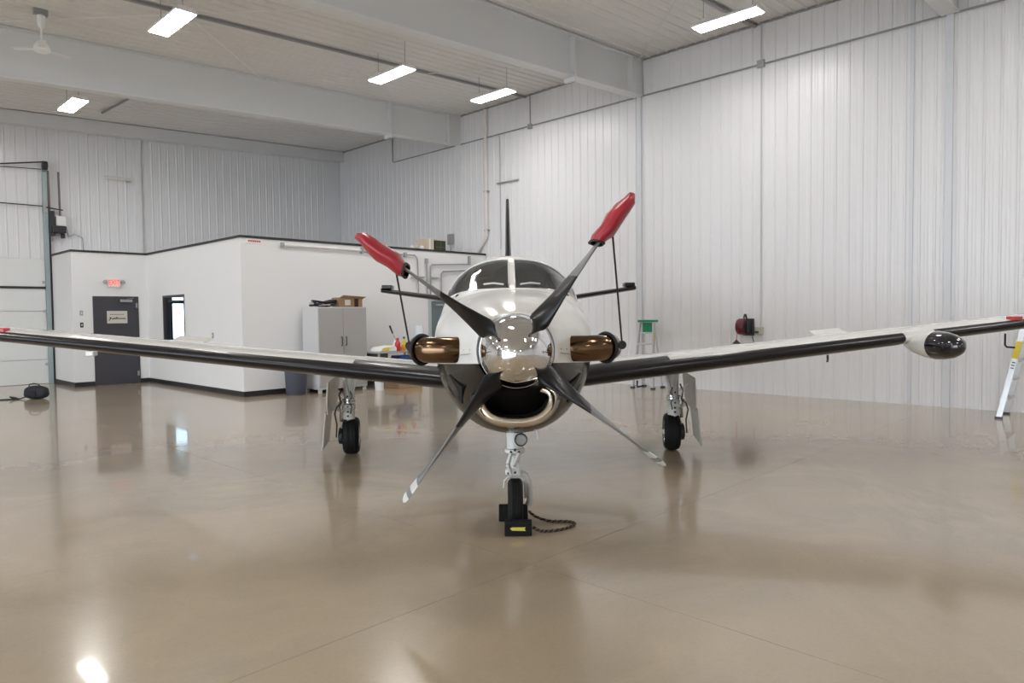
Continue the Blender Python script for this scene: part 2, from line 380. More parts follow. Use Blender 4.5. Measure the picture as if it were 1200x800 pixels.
struct(box(UW - 0.03, UW - 0.001, 3.43, 3.49, 0, 7.27), 'trim_9', M_COL)
struct(sl(U0, UW - 0.03, VB - 0.30, VB - 0.03, -0.34, -0.025), 'trim_10', M_BEAM)                      # end beam under the ceiling
struct(box(6.82, 6.98, VB - 0.08, VB - 0.021, 3.3, 6.70), 'trim_11', M_WALL)                            # corner jamb on the back wall
struct(sl(U0, UW - 0.03, 12.36, 12.42, -0.075, -0.025), 'trim_12', M_CONDUIT)                           # dark raceway along the ceiling
struct(sl(U0, UW - 0.03, 6.2, 6.26, -0.075, -0.025), 'trim_13', M_CONDUIT)
mb = MB()
for p, q in (((5.7, 19.9), (6.0, 15.1)),): mb.tube([(p[0], p[1], zc(p[0]) - 0.05), (q[0], q[1], zc(q[0]) - 0.05)], 0.025, 6)
o = mb.build('ceiling_conduit', M_CONDUIT, frame='B'); tag(o, 'dark conduit crossing the low rear ceiling beside the smallest lamp', 'conduit')
# eave line trim
struct(box(UW - 0.04, UW - 0.0, V0, VB, 7.235, 7.27), 'trim_14', M_CONDUIT)

# bracing rods
rods = [((7.5, 14.9), (1.4, 9.05), 'long white bracing rod running past the largest hanging lamp'), ((2.2, 14.9), (8.0, 9.05), 'white bracing rod slanting across the ceiling above the ceiling fan'),
        ((7.9, 14.9), (13.1, 9.1), 'white bracing rod crossing behind the middle hanging lamps'), ((13.1, 8.75), (7.5, 3.0), 'faint bracing rod reaching the corner beam end near the right wall'),
        ((8.0, 8.8), (13.0, 3.1), 'bracing rod at the top edge above the middle beam')]
for i, (p, q, lb) in enumerate(rods):
    dz = 0.07 + 0.05 * (i % 2)
    o = MB().tube([(p[0], p[1], zc(p[0]) - dz), (q[0], q[1], zc(q[0]) - dz)], 0.010, 6).build('bracing_rod', M_ROD, frame='B')
    tag(o, lb, 'rod', 'bracing rods under the ceiling')

# ------------------------------------------------------------------ office block
OD, OB, OA, OV, OH = 13.95, 6.46, 4.76, 19.35, 3.27
fw_ = 0.12
wf = struct(MB().box(OB, 11.34, OD, OD + fw_, 0, OH).box(11.34, 12.3, OD, OD + fw_, 2.05, OH).box(12.3, UW - 0.025, OD, OD + fw_, 0, OH), 'wall_office_front', M_DRY)
w2 = MB()
for a in ((OD + fw_, 16.93, 0, OH), (16.93, 18.30, 0, 0.98), (16.93, 18.30, 2.20, OH), (18.30, OV + fw_, 0, OH)): w2.box(OB, OB + fw_, a[0], a[1], a[2], a[3])
struct(w2, 'wall_office_side', M_DRY)
struct(MB().box(OA, 5.20, OV, OV + fw_, 0, OH).box(5.20, 6.23, OV, OV + fw_, 2.20, OH).box(6.23, OB, OV, OV + fw_, 0, OH), 'wall_office_entry', M_DRY)
struct(box(OA, OA + fw_, OV + fw_, VB - 0.022, 0, OH), 'wall_office_end', M_DRY)
struct(MB().box(OB + fw_, UW - 0.025, OD + fw_, VB - 0.022, OH - 0.12, OH - 0.005).box(OA + fw_, OB + fw_, OV + fw_, VB - 0.022, OH - 0.12, OH - 0.005), 'ceiling_office', M_DRY)
def cap(z0, z1, e, name, m):
    mb = MB()
    mb.box(OB - e, UW - 0.03, OD - e, OD - 0.001, z0, z1); mb.box(OB - e, OB - 0.001, OD, OV - 0.001, z0, z1)
    return mb
# black parapet cap and baseboards, one structure per run
struct(box(OB - 0.02, UW - 0.03, OD - 0.02, OD + 0.14, OH, OH + 0.05), 'trim_15', M_BLACKTRIM)
struct(box(OB - 0.02, OB + 0.14, OD + 0.14, OV + 0.14, OH, OH + 0.05), 'trim_16', M_BLACKTRIM)
struct(box(OA - 0.02, OB - 0.02, OV - 0.02, OV + 0.14, OH, OH + 0.05), 'trim_17', M_BLACKTRIM)
struct(box(OA - 0.02, OA + 0.14, OV + 0.14, VB - 0.025, OH, OH + 0.05), 'trim_18', M_BLACKTRIM)
BH = 0.11
struct(MB().box(OB - 0.012, 11.30, OD - 0.012, OD - 0.001, 0, BH), 'baseboard_front', M_BLACKTRIM)
struct(box(OB - 0.012, OB - 0.001, OD, OV - 0.001, 0, BH), 'baseboard_side', M_BLACKTRIM)
struct(MB().box(OA - 0.012, 5.193, OV - 0.012, OV - 0.001, 0, BH).box(6.237, OB - 0.012, OV - 0.012, OV - 0.001, 0, BH), 'baseboard_entry', M_BLACKTRIM)
struct(box(OA - 0.012, OA - 0.001, OV, VB - 0.03, 0, BH), 'baseboard_end', M_BLACKTRIM)

def text_obj(name, body, size, parent, m, loc, rot, sx=1.0, sy=1.0):
    cu = bpy.data.curves.new(name, 'FONT'); cu.body = body; cu.size = size; cu.extrude = 0.002; cu.align_x = 'CENTER'; cu.align_y = 'CENTER'
    t = link(bpy.data.objects.new(name, cu)); dg = bpy.context.evaluated_depsgraph_get(); me = bpy.data.meshes.new_from_object(t.evaluated_get(dg))
    bpy.data.objects.remove(t); bpy.data.curves.remove(cu)
    me.materials.clear(); me.materials.append(m); o = link(bpy.data.objects.new(name, me)); o.parent = parent; o.location = loc; o.rotation_euler = rot; o.scale = (sx, sy, 1); return o

# entry door
d1 = struct(box(5.245, 6.185, OV - 0.005, OV + 0.04, 0.005, 2.155), 'door_1', M_DOORGREY); d1['label'] = 'charcoal office door with a pale plaque under the exit sign'
MB().box(5.195, 5.245, OV - 0.02, OV + fw_, 0, 2.205).box(6.185, 6.235, OV - 0.02, OV + fw_, 0, 2.205).box(5.245, 6.185, OV - 0.02, OV + fw_, 2.155, 2.205).build('door_frame', M_DOORGREY, d1)
box(5.80, 6.08, OV - 0.075, OV - 0.006, 2.06, 2.13).build('door_closer', M_GALV, d1, bevel=0.01)
MB().bar((5.95, OV - 0.06, 2.14), (6.12, OV - 0.03, 2.17), 0.02, 0.01).build('closer_arm', M_GALV, d1)
for z in (0.25, 1.1, 1.98): box(6.165, 6.205, OV - 0.035, OV - 0.004, z - 0.06, z + 0.06).build('hinge', M_GALV, d1)
h = MB(); h.cyl((5.33, OV - 0.005, 1.0), (5.33, OV - 0.05, 1.0), 0.025); h.cyl((5.33, OV - 0.05, 1.0), (5.44, OV - 0.05, 1.0), 0.011); h.build('door_handle', M_GALV, d1)
pl = box(5.50, 5.965, OV - 0.016, OV - 0.005, 1.53, 1.84).build('plaque', mat('plaque_cream', (0.62, 0.58, 0.52), 0.5), d1, bevel=0.004)
bb = base_of(d1)
tx = MB()
pts = [(5.54, 1.60), (5.58, 1.645), (5.56, 1.68), (5.64, 1.635), (5.66, 1.67), (5.69, 1.635), (5.72, 1.69), (5.73, 1.64), (5.77, 1.665), (5.79, 1.64), (5.83, 1.66), (5.86, 1.635), (5.89, 1.665), (5.92, 1.63)]
for p, q in zip(pts, pts[1:]): tx.bar((p[0], OV - 0.018, p[1]), (q[0], OV - 0.018, q[1]), 0.004, 0.020, up=(0, 0, 1) if abs(q[0] - p[0]) > 0.02 else (1, 0, 0))
for k in range(9): tx.box(5.57 + k * 0.036, 5.595 + k * 0.036, OV - 0.019, OV - 0.016, 1.745, 1.76)
tx.build('lettering', mat('dark_olive_ink', (0.06, 0.06, 0.04), 0.6), d1)
# front-wall door behind the aeroplane
d2 = struct(box(11.44, 12.26, OD + 0.005, OD + 0.05, 0.005, 2.0), 'door_2', M_DOORBLUE); d2['label'] = 'slate blue grey door half hidden behind the fuselage'
MB().box(11.34, 11.43, OD - 0.02, OD + fw_, 0, 2.05).box(12.27, 12.30, OD - 0.02, OD + fw_, 0, 2.05).box(11.43, 12.27, OD - 0.02, OD + fw_, 2.01, 2.05).build('door_frame', mat('pale_blue_frame', (0.45, 0.52, 0.54), 0.5), d2)
box(11.56, 11.80, OD - 0.055, OD + 0.004, 1.88, 1.93).build('door_closer', M_GALV, d2, bevel=0.008)
# office windows
w1 = MB()
for a in ((16.93, 18.30, 0.98, 1.03), (16.93, 18.30, 2.15, 2.20), (16.93, 16.98, 1.03, 2.15), (18.25, 18.30, 1.03, 2.15)): w1.box(OB - 0.006, OB + fw_ + 0.006, a[0], a[1], a[2], a[3])
w1 = struct(w1, 'window_1', M_DOORGREY); w1['label'] = 'dark framed window in the office side wall'
box(OB + 0.05, OB + 0.056, 16.98, 18.25, 1.03, 2.15).build('pane', M_PANE, w1)
w2_ = MB()
for a in ((7.7, 9.2, 1.0, 1.06), (7.7, 9.2, 2.25, 2.30), (7.7, 7.75, 1.06, 2.25), (9.15, 9.2, 1.06, 2.25), (7.75, 9.15, 2.07, 2.17)): w2_.box(a[0], a[1], VB + 0.01, VB + 0.12, a[2], a[3])
w2_ = struct(w2_, 'window_2', M_DOORGREY); box(7.75, 9.15, VB + 0.06, VB + 0.066, 1.06, 2.25).build('pane', M_PANE, w2_)
apr2 = struct(box(U0 - 40, UW + 10, VB + 0.3, VB + 60, -0.36, -0.06), 'ground_back', M_CONC)
struct(MB().box(OB + fw_, UW - 0.03, VB - 0.021, VB - 0.001, 0, 1.0).box(OB + fw_, 7.7, VB - 0.021, VB - 0.001, 1.0, 3.15).box(9.2, UW - 0.03, VB - 0.021, VB - 0.001, 1.0, 3.15).box(7.7, 9.2, VB - 0.021, VB - 0.001, 2.30, 3.15), 'wall_office_rear', mat('office_inner_dark_blue', (0.10, 0.13, 0.17), 0.7))  # rear office wall in an even dark blue

# exit sign
ex = thing('exit_sign', 'lit red and white exit sign with two small lamp heads above the charcoal door', 'sign', (5.675, OV, 2.44))
box(5.53, 5.82, OV - 0.05, OV - 0.001, 2.44, 2.65).build('housing', M_WPL, ex, bevel=0.006)
box(5.545, 5.805, OV - 0.054, OV - 0.051, 2.455, 2.635).build('face', M_EXITB, ex)
text_obj('lettering', 'EXIT', 0.17, ex, M_EXITR, (0, -0.056, 0.105), (PI / 2, 0, 0), 0.75, 1.0)
for s_ in (-1, 1):
    MB().lathe([(0.02, 0.0), (0.045, -0.02), (0.05, -0.07), (0.03, -0.075)], (5.675 + s_ * 0.20, OV - 0.01, 2.56), 'y', 14).build('lamp_head', M_GALV, ex)
# small fixtures on office walls
o = box(6.58, 6.93, OD - 0.012, OD - 0.001, 3.165, 3.255).build('sign', M_PAPER, None, frame='B', base=(6.75, OD, 3.2)); tag(o, 'small white sign with a smudge of red lettering at the office corner', 'sign')
t = MB()
for k in range(9): t.box(6.62 + k * 0.031, 6.642 + k * 0.031, OD - 0.014, OD - 0.0115, 3.19, 3.23)
t.build('lettering', M_REDP, o)
for z, lb in ((1.79, 'upper grey wall switch beside the charcoal door'), (1.50, 'lower dark wall switch beside the charcoal door')):
    o = thing('wall_switch', lb, 'switch', (4.95, OV, z)); box(4.91, 4.98, OV - 0.012, OV - 0.001, z - 0.06, z + 0.06).build('plate', M_GALV if z > 1.6 else M_DARK, o, bevel=0.003)
    box(4.935, 4.955, OV - 0.022, OV - 0.012, z - 0.02, z + 0.02).build('toggle', M_WPL, o)
o = thing('wall_switch', 'small wall switch right of the office window', 'switch', (OB, 15.4, 1.25)); box(OB - 0.012, OB - 0.001, 15.36, 15.44, 1.19, 1.31).build('plate', M_GALV, o); box(OB - 0.02, OB - 0.012, 15.39, 15.41, 1.23, 1.27).build('toggle', M_WPL, o)

def conduit(pts, r, lb, m=M_CONDUIT, name='conduit', cat='conduit', clamps=()):
    o = thing(name, lb, cat, pts[0]); MB().tube(pts, r, 8).build('pipe', m, o)
    for c in clamps: box(c[0] - c[3], c[0] + c[3], c[1] - c[4], c[1] + c[4], c[2] - c[5], c[2] + c[5]).build('clamp', M_GALV, o)
    return o
yo = OD - 0.045
conduit([(7.33, yo, 3.17), (9.4, yo, 3.17)], 0.024, 'fat white pipe under the black cap of the office front wall', M_PVC, 'pipe', 'pipe', [(7.36, OD - 0.04, 3.17, 0.03, 0.038, 0.05), (9.36, OD - 0.04, 3.17, 0.03, 0.038, 0.07)])
conduit([(9.42, yo, 3.14), (10.9, yo, 3.14), (10.97, yo, 3.08), (10.99, yo, 3.0), (11.0, yo, 2.1)], 0.016, 'thin conduit running right from the fat pipe then dropping beside the slate door', M_CONDUIT, clamps=[(10.62, OD - 0.03, 3.14, 0.04, 0.03, 0.06), (11.0, OD - 0.03, 2.6, 0.20, 0.028, 0.02)])
conduit([(11.28, yo, 3.0), (11.28, yo, 2.06)], 0.016, 'short vertical conduit left of the slate door frame', clamps=[(11.28, OD - 0.03, 3.02, 0.04, 0.029, 0.06)])
conduit([(11.4, yo, 2.1), (11.4, yo, 2.88), (11.44, yo, 2.93), (12.75, yo, 3.0)], 0.016, 'conduit bending over the slate door', clamps=[(12.75, OD - 0.03, 3.1, 0.03, 0.029, 0.12)])
conduit([(11.75, yo, 2.1), (11.75, yo, 2.70), (11.82, yo, 2.77), (12.9, yo, 2.84)], 0.02, 'lower conduit bending just above the windshield', clamps=[(11.55, OD - 0.03, 2.60, 0.12, 0.028, 0.015)])

# things on the office roof
o = thing('cardboard_box', 'beige carton on the office roof edge beside the dark crate', 'box', (11.62, 14.4, OH)); box(11.49, 11.77, 14.2, 14.6, OH, OH + 0.36).build('carton', M_CARD2, o, bevel=0.005); box(11.60, 11.65, 14.19, 14.2, OH + 0.02, OH + 0.36).build('tape', M_PAPER, o)
o = thing('crate', 'dark olive crate with a pale rim on the office roof', 'crate', (12.0, 14.4, OH)); box(11.82, 12.17, 14.2, 14.6, OH, OH + 0.33).build('body', mat('dark_olive', (0.035, 0.045, 0.025), 0.6), o, bevel=0.006); box(11.80, 12.19, 14.18, 14.62, OH + 0.33, OH + 0.36).build('rim', M_CARD2, o)
MB().box(11.985, 12.0, 14.192, 14.2, OH, OH + 0.32).box(11.83, 12.16, 14.192, 14.2, OH + 0.15, OH + 0.165).build('batten', mat('olive_batten', (0.10, 0.11, 0.07), 0.6), o)
for k, uu in enumerate((11.05, 11.22, 11.36)):
    o = MB().lathe([(0.02, 0), (0.05, 0.01), (0.06, 0.05), (0.04, 0.08 + 0.01 * k), (0.01, 0.09 + 0.01 * k)], (uu, 14.2, OH + 0.052), 'z', 10).build('paint_tin', M_PAPER if k != 1 else M_CARD2, None, frame='B', base=(uu, 14.2, OH))
    o.location.z = OH; tag(o, ('leftmost small pale tin on the office roof edge', 'middle small tan tin on the office roof edge', 'small pale tin touching the beige carton side of the office roof')[k], 'tin', 'small tins on the office roof')

# ------------------------------------------------------------------ fixtures on the right wall
cw = UW - 0.04
conduit([(cw, V0 + 0.2, 6.46), (cw, 18.05, 6.46), (cw, 18.1, 6.5), (cw, 18.1, 7.2)], 0.018, 'long grey conduit running the length of the right wall below the eave', clamps=[(cw, 12.24, 6.45, 0.03, 0.06, 0.06), (cw, 6.11, 6.47, 0.03, 0.07, 0.07)])
conduit([(cw + 0.012, 6.11, 7.24), (cw + 0.012, 6.11, 1.34)], 0.012, 'vertical conduit dropping to the outlet box beside the cord reel', M_CONDL)
conduit([(cw + 0.012, 12.24, 7.24), (cw + 0.012, 12.24, 6.45)], 0.014, 'short vertical conduit from the eave near the third lamp')
conduit([(cw + 0.012, 13.36, 6.44), (cw + 0.012, 13.36, 3.4)], 0.014, 'vertical conduit beside the white downpipe', M_CONDL, clamps=[(cw, 13.06, 5.16, 0.02, 0.40, 0.015)])
conduit([(UW - 0.09, 13.84, 7.2), (UW - 0.09, 13.84, 3.78), (UW - 0.09, 14.2, 3.36)], 0.045, 'white downpipe with a slanted foot behind the tail fin', M_PVC, 'downpipe', 'pipe', [(UW - 0.07, 13.84, 5.0, 0.045, 0.07, 0.02), (UW - 0.07, 13.84, 3.95, 0.045, 0.07, 0.02)])
o = thing('junction_box', 'grey electrical box on a short post above the office roof', 'box', (UW - 0.06, 15.37, 3.33)); box(UW - 0.10, UW - 0.03, 15.27, 15.47, 3.68, 3.98).build('box', M_GALV, o, bevel=0.006); MB().cyl((UW - 0.06, 15.37, 3.32), (UW - 0.06, 15.37, 3.68), 0.02).build('post', M_GALV, o)
o = thing('outlet_box', 'pale outlet box under the vertical conduit near the cord reel', 'outlet', (cw, 6.11, 1.2)); box(UW - 0.08, UW - 0.021, 6.05, 6.20, 1.18, 1.33).build('box', mat('pale_olive_box', (0.50, 0.50, 0.42), 0.5), o, bevel=0.005)
box(UW - 0.12, UW - 0.08, 6.13, 6.19, 1.21, 1.25).build('plug', M_DARK, o)
# hose reel
hr = thing('cord_reel', 'maroon and black retractable cord reel mounted on the right wall', 'reel', (UW, 6.40, 1.34))
MB().lathe([(0.06, -0.08), (0.15, -0.08), (0.16, -0.06), (0.16, 0.06), (0.15, 0.08), (0.06, 0.08)], (UW - 0.22, 6.40, 1.34), 'y', 28).build('drum', M_REEL, hr)
MB().lathe([(0.08, -0.085), (0.095, -0.095), (0.095, 0.095), (0.08, 0.085)], (UW - 0.22, 6.40, 1.34), 'y', 20).build('hub', M_DARK, hr)
MB().box(UW - 0.07, UW - 0.021, 6.24, 6.46, 1.16, 1.50).box(UW - 0.24, UW - 0.07, 6.28, 6.31, 1.22, 1.46).build('bracket', M_DARK, hr, bevel=0.008)
MB().tube([(UW - 0.07, 6.38, 1.48), (UW - 0.12, 6.38, 1.58), (UW - 0.18, 6.37, 1.58), (UW - 0.22, 6.37, 1.51)], 0.018, 8).build('handle', M_DARK, hr)
MB().tube([(UW - 0.36, 6.43, 1.28), (UW - 0.37, 6.45, 1.10), (UW - 0.37, 6.45, 0.55)], 0.008, 6).build('cord', M_RPL, hr)
MB().lathe([(0.012, 0.07), (0.02, 0.05), (0.075, 0.0), (0.075, -0.015), (0.01, -0.02)], (UW - 0.37, 6.45, 1.02), 'z', 16).build('cord_stop', M_DARK, hr)
MB().tube([(UW - 0.06, 6.28, 1.17), (UW - 0.06, 6.24, 1.05), (UW - 0.06, 6.22, 0.7)], 0.007, 6).build('lead', M_DARK, hr)

# ------------------------------------------------------------------ overhead door at the far left
od = struct(box(-1.0, 4.72, VB + 0.02, VB + 0.10, 0.0, 3.2), 'door_3', M_ODOOR); od['label'] = 'white sectional overhead door at the far left'
zs = [0.0, 0.62, 1.24, 1.86, 2.46, 3.19]
for z0, z1 in zip(zs, zs[1:]): box(-1.0, 4.62, VB - 0.03, VB + 0.02, z0 + 0.006, z1 - 0.006).build('door_section', M_ODOOR, od, bevel=0.004)
box(-1.0, 4.64, VB - 0.055, VB - 0.03, 2.43, 2.49).build('strut', M_DARK, od)
MB().box(4.62, 4.72, VB - 0.10, VB - 0.045, 0, 5.55).build('vertical_track', mat('track_blue_grey', (0.36, 0.44, 0.45), 0.4, 0.3), od)
MB().box(4.735, 4.755, VB - 0.13, VB - 0.03, 0, 5.2).build('track_angle', M_DARK, od)
for z in (0.5, 1.2, 1.86, 2.6): box(4.54, 4.66, VB - 0.115, VB - 0.10, z - 0.03, z + 0.03).build('roller_bracket', M_GALV, od)
sh = thing('torsion_shaft', 'dark door shaft with a black cable drum above the overhead door', 'shaft', (4.0, VB - 0.25, 5.72))
MB().tube([(-1.0, VB - 0.2, 4.55 + 0.1), (3.0, VB - 0.2, 5.33), (4.70, VB - 0.2, 5.66)], 0.018, 8).build('shaft', M_DARK, sh); MB().lathe([(0.05, -0.06), (0.11, -0.05), (0.11, 0.05), (0.05, 0.06)], (4.66, VB - 0.2, 5.56), 'x', 18).build('drum', M_DARK, sh)
MB().tube([(-1.0, VB - 0.12, 5.15), (4.60, VB - 0.12, 5.47)], 0.012, 6).build('cable', M_DARK, sh)
conduit([(-1.0, VB - 0.1, 4.50), (4.6, VB - 0.1, 4.54)], 0.014, 'dark spring rod across the wall below the door shaft', M_DARK, 'spring_rod', 'rod', [(4.66, VB - 0.1, 4.52, 0.05, 0.04, 0.14)])
M_TUBE = mat('grey_brown_tube', (0.16, 0.145, 0.135), 0.5)
op = thing('door_operator', 'black and white door motor with two dark tubes above the office end', 'motor', (5.05, VB, 3.9))
for uu, z0 in ((4.88, 4.45), (5.11, 4.35)): MB().tube([(uu, VB - 0.12, z0), (uu - 0.01, VB - 0.12, 5.5)], 0.025, 8).build('tube', M_TUBE, op)
box(5.0, 5.22, VB - 0.25, VB - 0.03, 4.10, 4.36).build('gearbox', M_WPL, op, bevel=0.02)
box(4.90, 5.20, VB - 0.28, VB - 0.03, 3.92, 4.10).build('motor', M_DARK, op, bevel=0.02)
MB().box(4.86, 4.97, VB - 0.2, VB - 0.03, 3.84, 4.48).box(5.13, 5.19, VB - 0.2, VB - 0.03, 3.80, 3.92).build('bracket', M_DARK, op)
MB().bar((4.8, VB - 0.15, 4.56), (5.17, VB - 0.15, 4.52), 0.03, 0.03).build('crossbar', M_DARK, op)
MB().tube([(5.2, VB - 0.1, 4.3), (5.26, VB - 0.1, 4.0), (5.3, VB - 0.06, 3.86), (5.45, VB - 0.06, 3.93), (5.62, VB - 0.06, 3.84), (5.64, VB - 0.06, 3.4)], 0.012, 6).build('cable', M_CONDUIT, op)
op.location = op.location + rotz(Vector((-0.13, 0, -0.05)), TH)
conduit([(6.04, VB - 0.12, 5.47), (6.70, VB - 0.12, 5.47)], 0.035, 'short white tube fixed high on the back wall', M_PVC, 'pipe', 'pipe', [(6.65, VB - 0.06, 5.44, 0.05, 0.05, 0.03)])

# ------------------------------------------------------------------ hanging lamps
def make_lamp(u, v, z, label):
    t = thing('hanging_lamp', label, 'lamp', (u, v, z), group='hanging hangar lamps')
    mb = MB(); L, W = 0.60, 0.165
    mb.prism([(-W, 0.0), (W, 0.0), (W, 0.03), (W * 0.6, 0.08), (-W * 0.6, 0.08), (-W, 0.03)], 'xz', -L, L); bmesh.ops.translate(mb.bm, verts=mb.bm.verts, vec=(u, v, z))
    mb.build('housing', M_LAMPH, t)
    box(u - W + 0.02, u + W - 0.02, v - L + 0.025, v + L - 0.025, z - 0.012, z - 0.001).build('diffuser', M_LAMP, t)
    for s_ in (-0.45, 0.45):
        MB().cyl((u, v + s_, z + 0.08), (u, v + s_, zc(u) - 0.02), 0.006, n=6).build('hanger', M_CONDUIT, t)
    box(u - 0.06, u + 0.06, v + 0.35, v + 0.47, z + 0.08, z + 0.14).build('junction_box', M_WPL, t)
    return t
make_lamp(4.40, 11.72, 6.32, 'largest hanging lamp at upper left, near the ceiling fan')
make_lamp(8.62, 11.65, 6.48, 'middle hanging lamp of the row along the ceiling raceway')
make_lamp(11.35, 11.52, 6.62, 'hanging lamp nearest the right wall beyond the middle beam')
make_lamp(11.35, 5.78, 6.62, 'hanging lamp in front of the middle beam, above the right wall')
make_lamp(4.47, 17.6, 6.30, 'small lamp in the low rear bay above the office end')
unseen = [(0.1, 11.7), (-4.2, 11.7), (-8.5, 11.7), (4.4, 5.7), (0.1, 5.7), (-4.2, 5.7), (-8.5, 5.7), (11.3, -0.2), (4.4, -0.2), (-4.2, -0.2), (8.6, -6.0), (0.1, -6.0), (-8.5, -6.0), (0.1, 17.6), (-6.0, 17.6), (8.7, 0.0)]
cw_ = {0.1: 'centre of the hall', -4.2: 'left of the hall centre', -8.5: 'next to the hangar door', 4.4: 'in line with the largest lamp', 11.3: 'beside the right wall', 8.6: 'in line with the middle lamp', -6.0: 'left of the office end', 8.7: 'in line with the middle lamp'}
rw_ = {11.7: 'along the ceiling raceway', 5.7: 'over the front of the aeroplane', -0.2: 'above the camera', 0.0: 'above the camera', -6.0: 'by the wall behind the camera', 17.6: 'in the low rear bay'}
for u, v in unseen: make_lamp(u, v, zc(u) - 0.55, 'unseen lamp %s, %s' % (rw_[v], cw_[u]))

# ceiling fan
cf = thing('ceiling_fan', 'white ceiling fan on a long downrod in the upper left corner', 'fan', (3.07, 13.75, 6.12))
uu, vv = 3.07, 13.75
box(uu - 0.10, uu + 0.10, vv - 0.04, vv + 0.04, zc(uu) - 0.12, zc(uu) - 0.02).build('ceiling_bracket', M_CONDUIT, cf)
MB().lathe([(0.03, 6.45), (0.05, 6.5), (0.065, 6.65), (0.03, 6.68)], (uu, vv, 0), 'z', 16).build('canopy', M_WPL, cf)
MB().cyl((uu, vv, 6.2), (uu, vv, 6.6), 0.016).build('downrod', M_WPL, cf)
MB().lathe([(0.02, 6.26), (0.07, 6.22), (0.12, 6.14), (0.12, 6.08), (0.07, 6.05), (0.01, 6.045)], (uu, vv, 0), 'z', 24).build('motor', M_WPL, cf)
for k in range(3):
    a = math.radians(20 + 120 * k); d = Vector((math.cos(a), math.sin(a), 0)); c0 = Vector((uu, vv, 6.11))
    MB().bar(c0 + d * 0.10, c0 + d * 0.46, 0.09, 0.008, up=(0.12 * math.sin(a), 0, 1)).build('blade', M_WPL, cf)

# ------------------------------------------------------------------ furniture by the office wall
cb = thing('storage_cabinet', 'tall grey two door steel cabinet against the office front wall', 'cabinet', (8.36, 13.55, 0))
box(7.76, 8.97, 13.22, 13.86, 0.08, 1.84).build('body', M_CABSIDE, cb, bevel=0.006)
MB().box(7.78, 7.84, 13.24, 13.30, 0, 0.08).box(8.89, 8.95, 13.24, 13.30, 0, 0.08).box(7.78, 7.84, 13.76, 13.82, 0, 0.08).box(8.89, 8.95, 13.76, 13.82, 0, 0.08).build('feet', M_CABSIDE, cb)
for a, c, hx in ((7.775, 8.362, 8.31), (8.368, 8.955, 8.42)):
    d = box(a, c, 13.195, 13.219, 0.12, 1.82).build('door', M_CAB, cb, bevel=0.004)
    MB().tube([(hx, 13.195, 1.20), (hx, 13.16, 1.18), (hx, 13.16, 1.02), (hx, 13.195, 1.0)], 0.009, 6).build('handle', M_DARK, d)
cx = thing('cardboard_box', 'open cardboard box with a white label on top of the cabinet', 'box', (8.6, 13.4, 1.84))
MB().box(8.35, 8.93, 13.3, 13.62, 1.842, 1.86).box(8.35, 8.93, 13.3, 13.315, 1.86, 2.05).box(8.35, 8.93, 13.605, 13.62, 1.86, 2.05).box(8.35, 8.365, 13.315, 13.605, 1.86, 2.05).box(8.915, 8.93, 13.315, 13.605, 1.86, 2.05).build('carton', M_CARD, cx)
MB().bar((8.35, 13.22, 2.07), (8.93, 13.22, 2.04), 0.16, 0.006, up=(0, 0.3, 1)).build('flap', M_CARD, cx)
box(8.48, 8.62, 13.293, 13.299, 1.88, 2.0).build('shipping_label', M_PAPER, cx); box(8.72, 8.82, 13.292, 13.299, 1.845, 2.05).build('dark_panel', mat('dark_brown', (0.06, 0.03, 0.02), 0.8), cx)
fc = thing('folded_cover', 'crumpled dark cover draped on the left of the cabinet top', 'cover', (8.0, 13.5, 1.84))
random.seed(4)
for j in range(5):
    rings = []
    for i in range(13):
        t_ = i / 12; uu = 7.74 + 0.10 * j * 0.15 + t_ * 0.55; w_ = 0.16 * math.sin(PI * min(1, 0.12 + t_ * 0.9)) + 0.03; hh = 0.022 + 0.012 * math.sin(5 * t_ + j)
        cz = 1.875 + 0.022 * j + 0.018 * math.sin(7 * t_ + 2 * j); cy = 13.45 + 0.03 * math.sin(j * 2.1 + t_ * 4)
        rings.append([Vector((uu, cy + w_ * math.cos(a), max(1.843, cz + hh * math.sin(a)))) for a in [2 * PI * k / 12 for k in range(12)]])
    MB().loft(rings).build('fold', M_FABD if j != 1 else mat('pale_cloth', (0.5, 0.48, 0.47), 0.9), fc)

tr = thing('trash_can', 'round blue grey trash can left of the steel cabinet', 'bin', (7.38, 13.5, 0))
MB().lathe([(0.0, 0.0), (0.185, 0.0), (0.20, 0.02), (0.235, 0.60), (0.255, 0.61), (0.255, 0.64), (0.235, 0.64), (0.225, 0.61), (0.19, 0.04), (0.0, 0.03)], (7.38, 13.5, 0), 'z', 28).build('body', M_BIN, tr)
MB().tube([(7.38 + 0.262 * math.cos(2 * PI * k / 28), 13.5 + 0.262 * math.sin(2 * PI * k / 28), 0.56) for k in range(28)], 0.012, 6, closed=True).build('rim', M_BIN, tr)

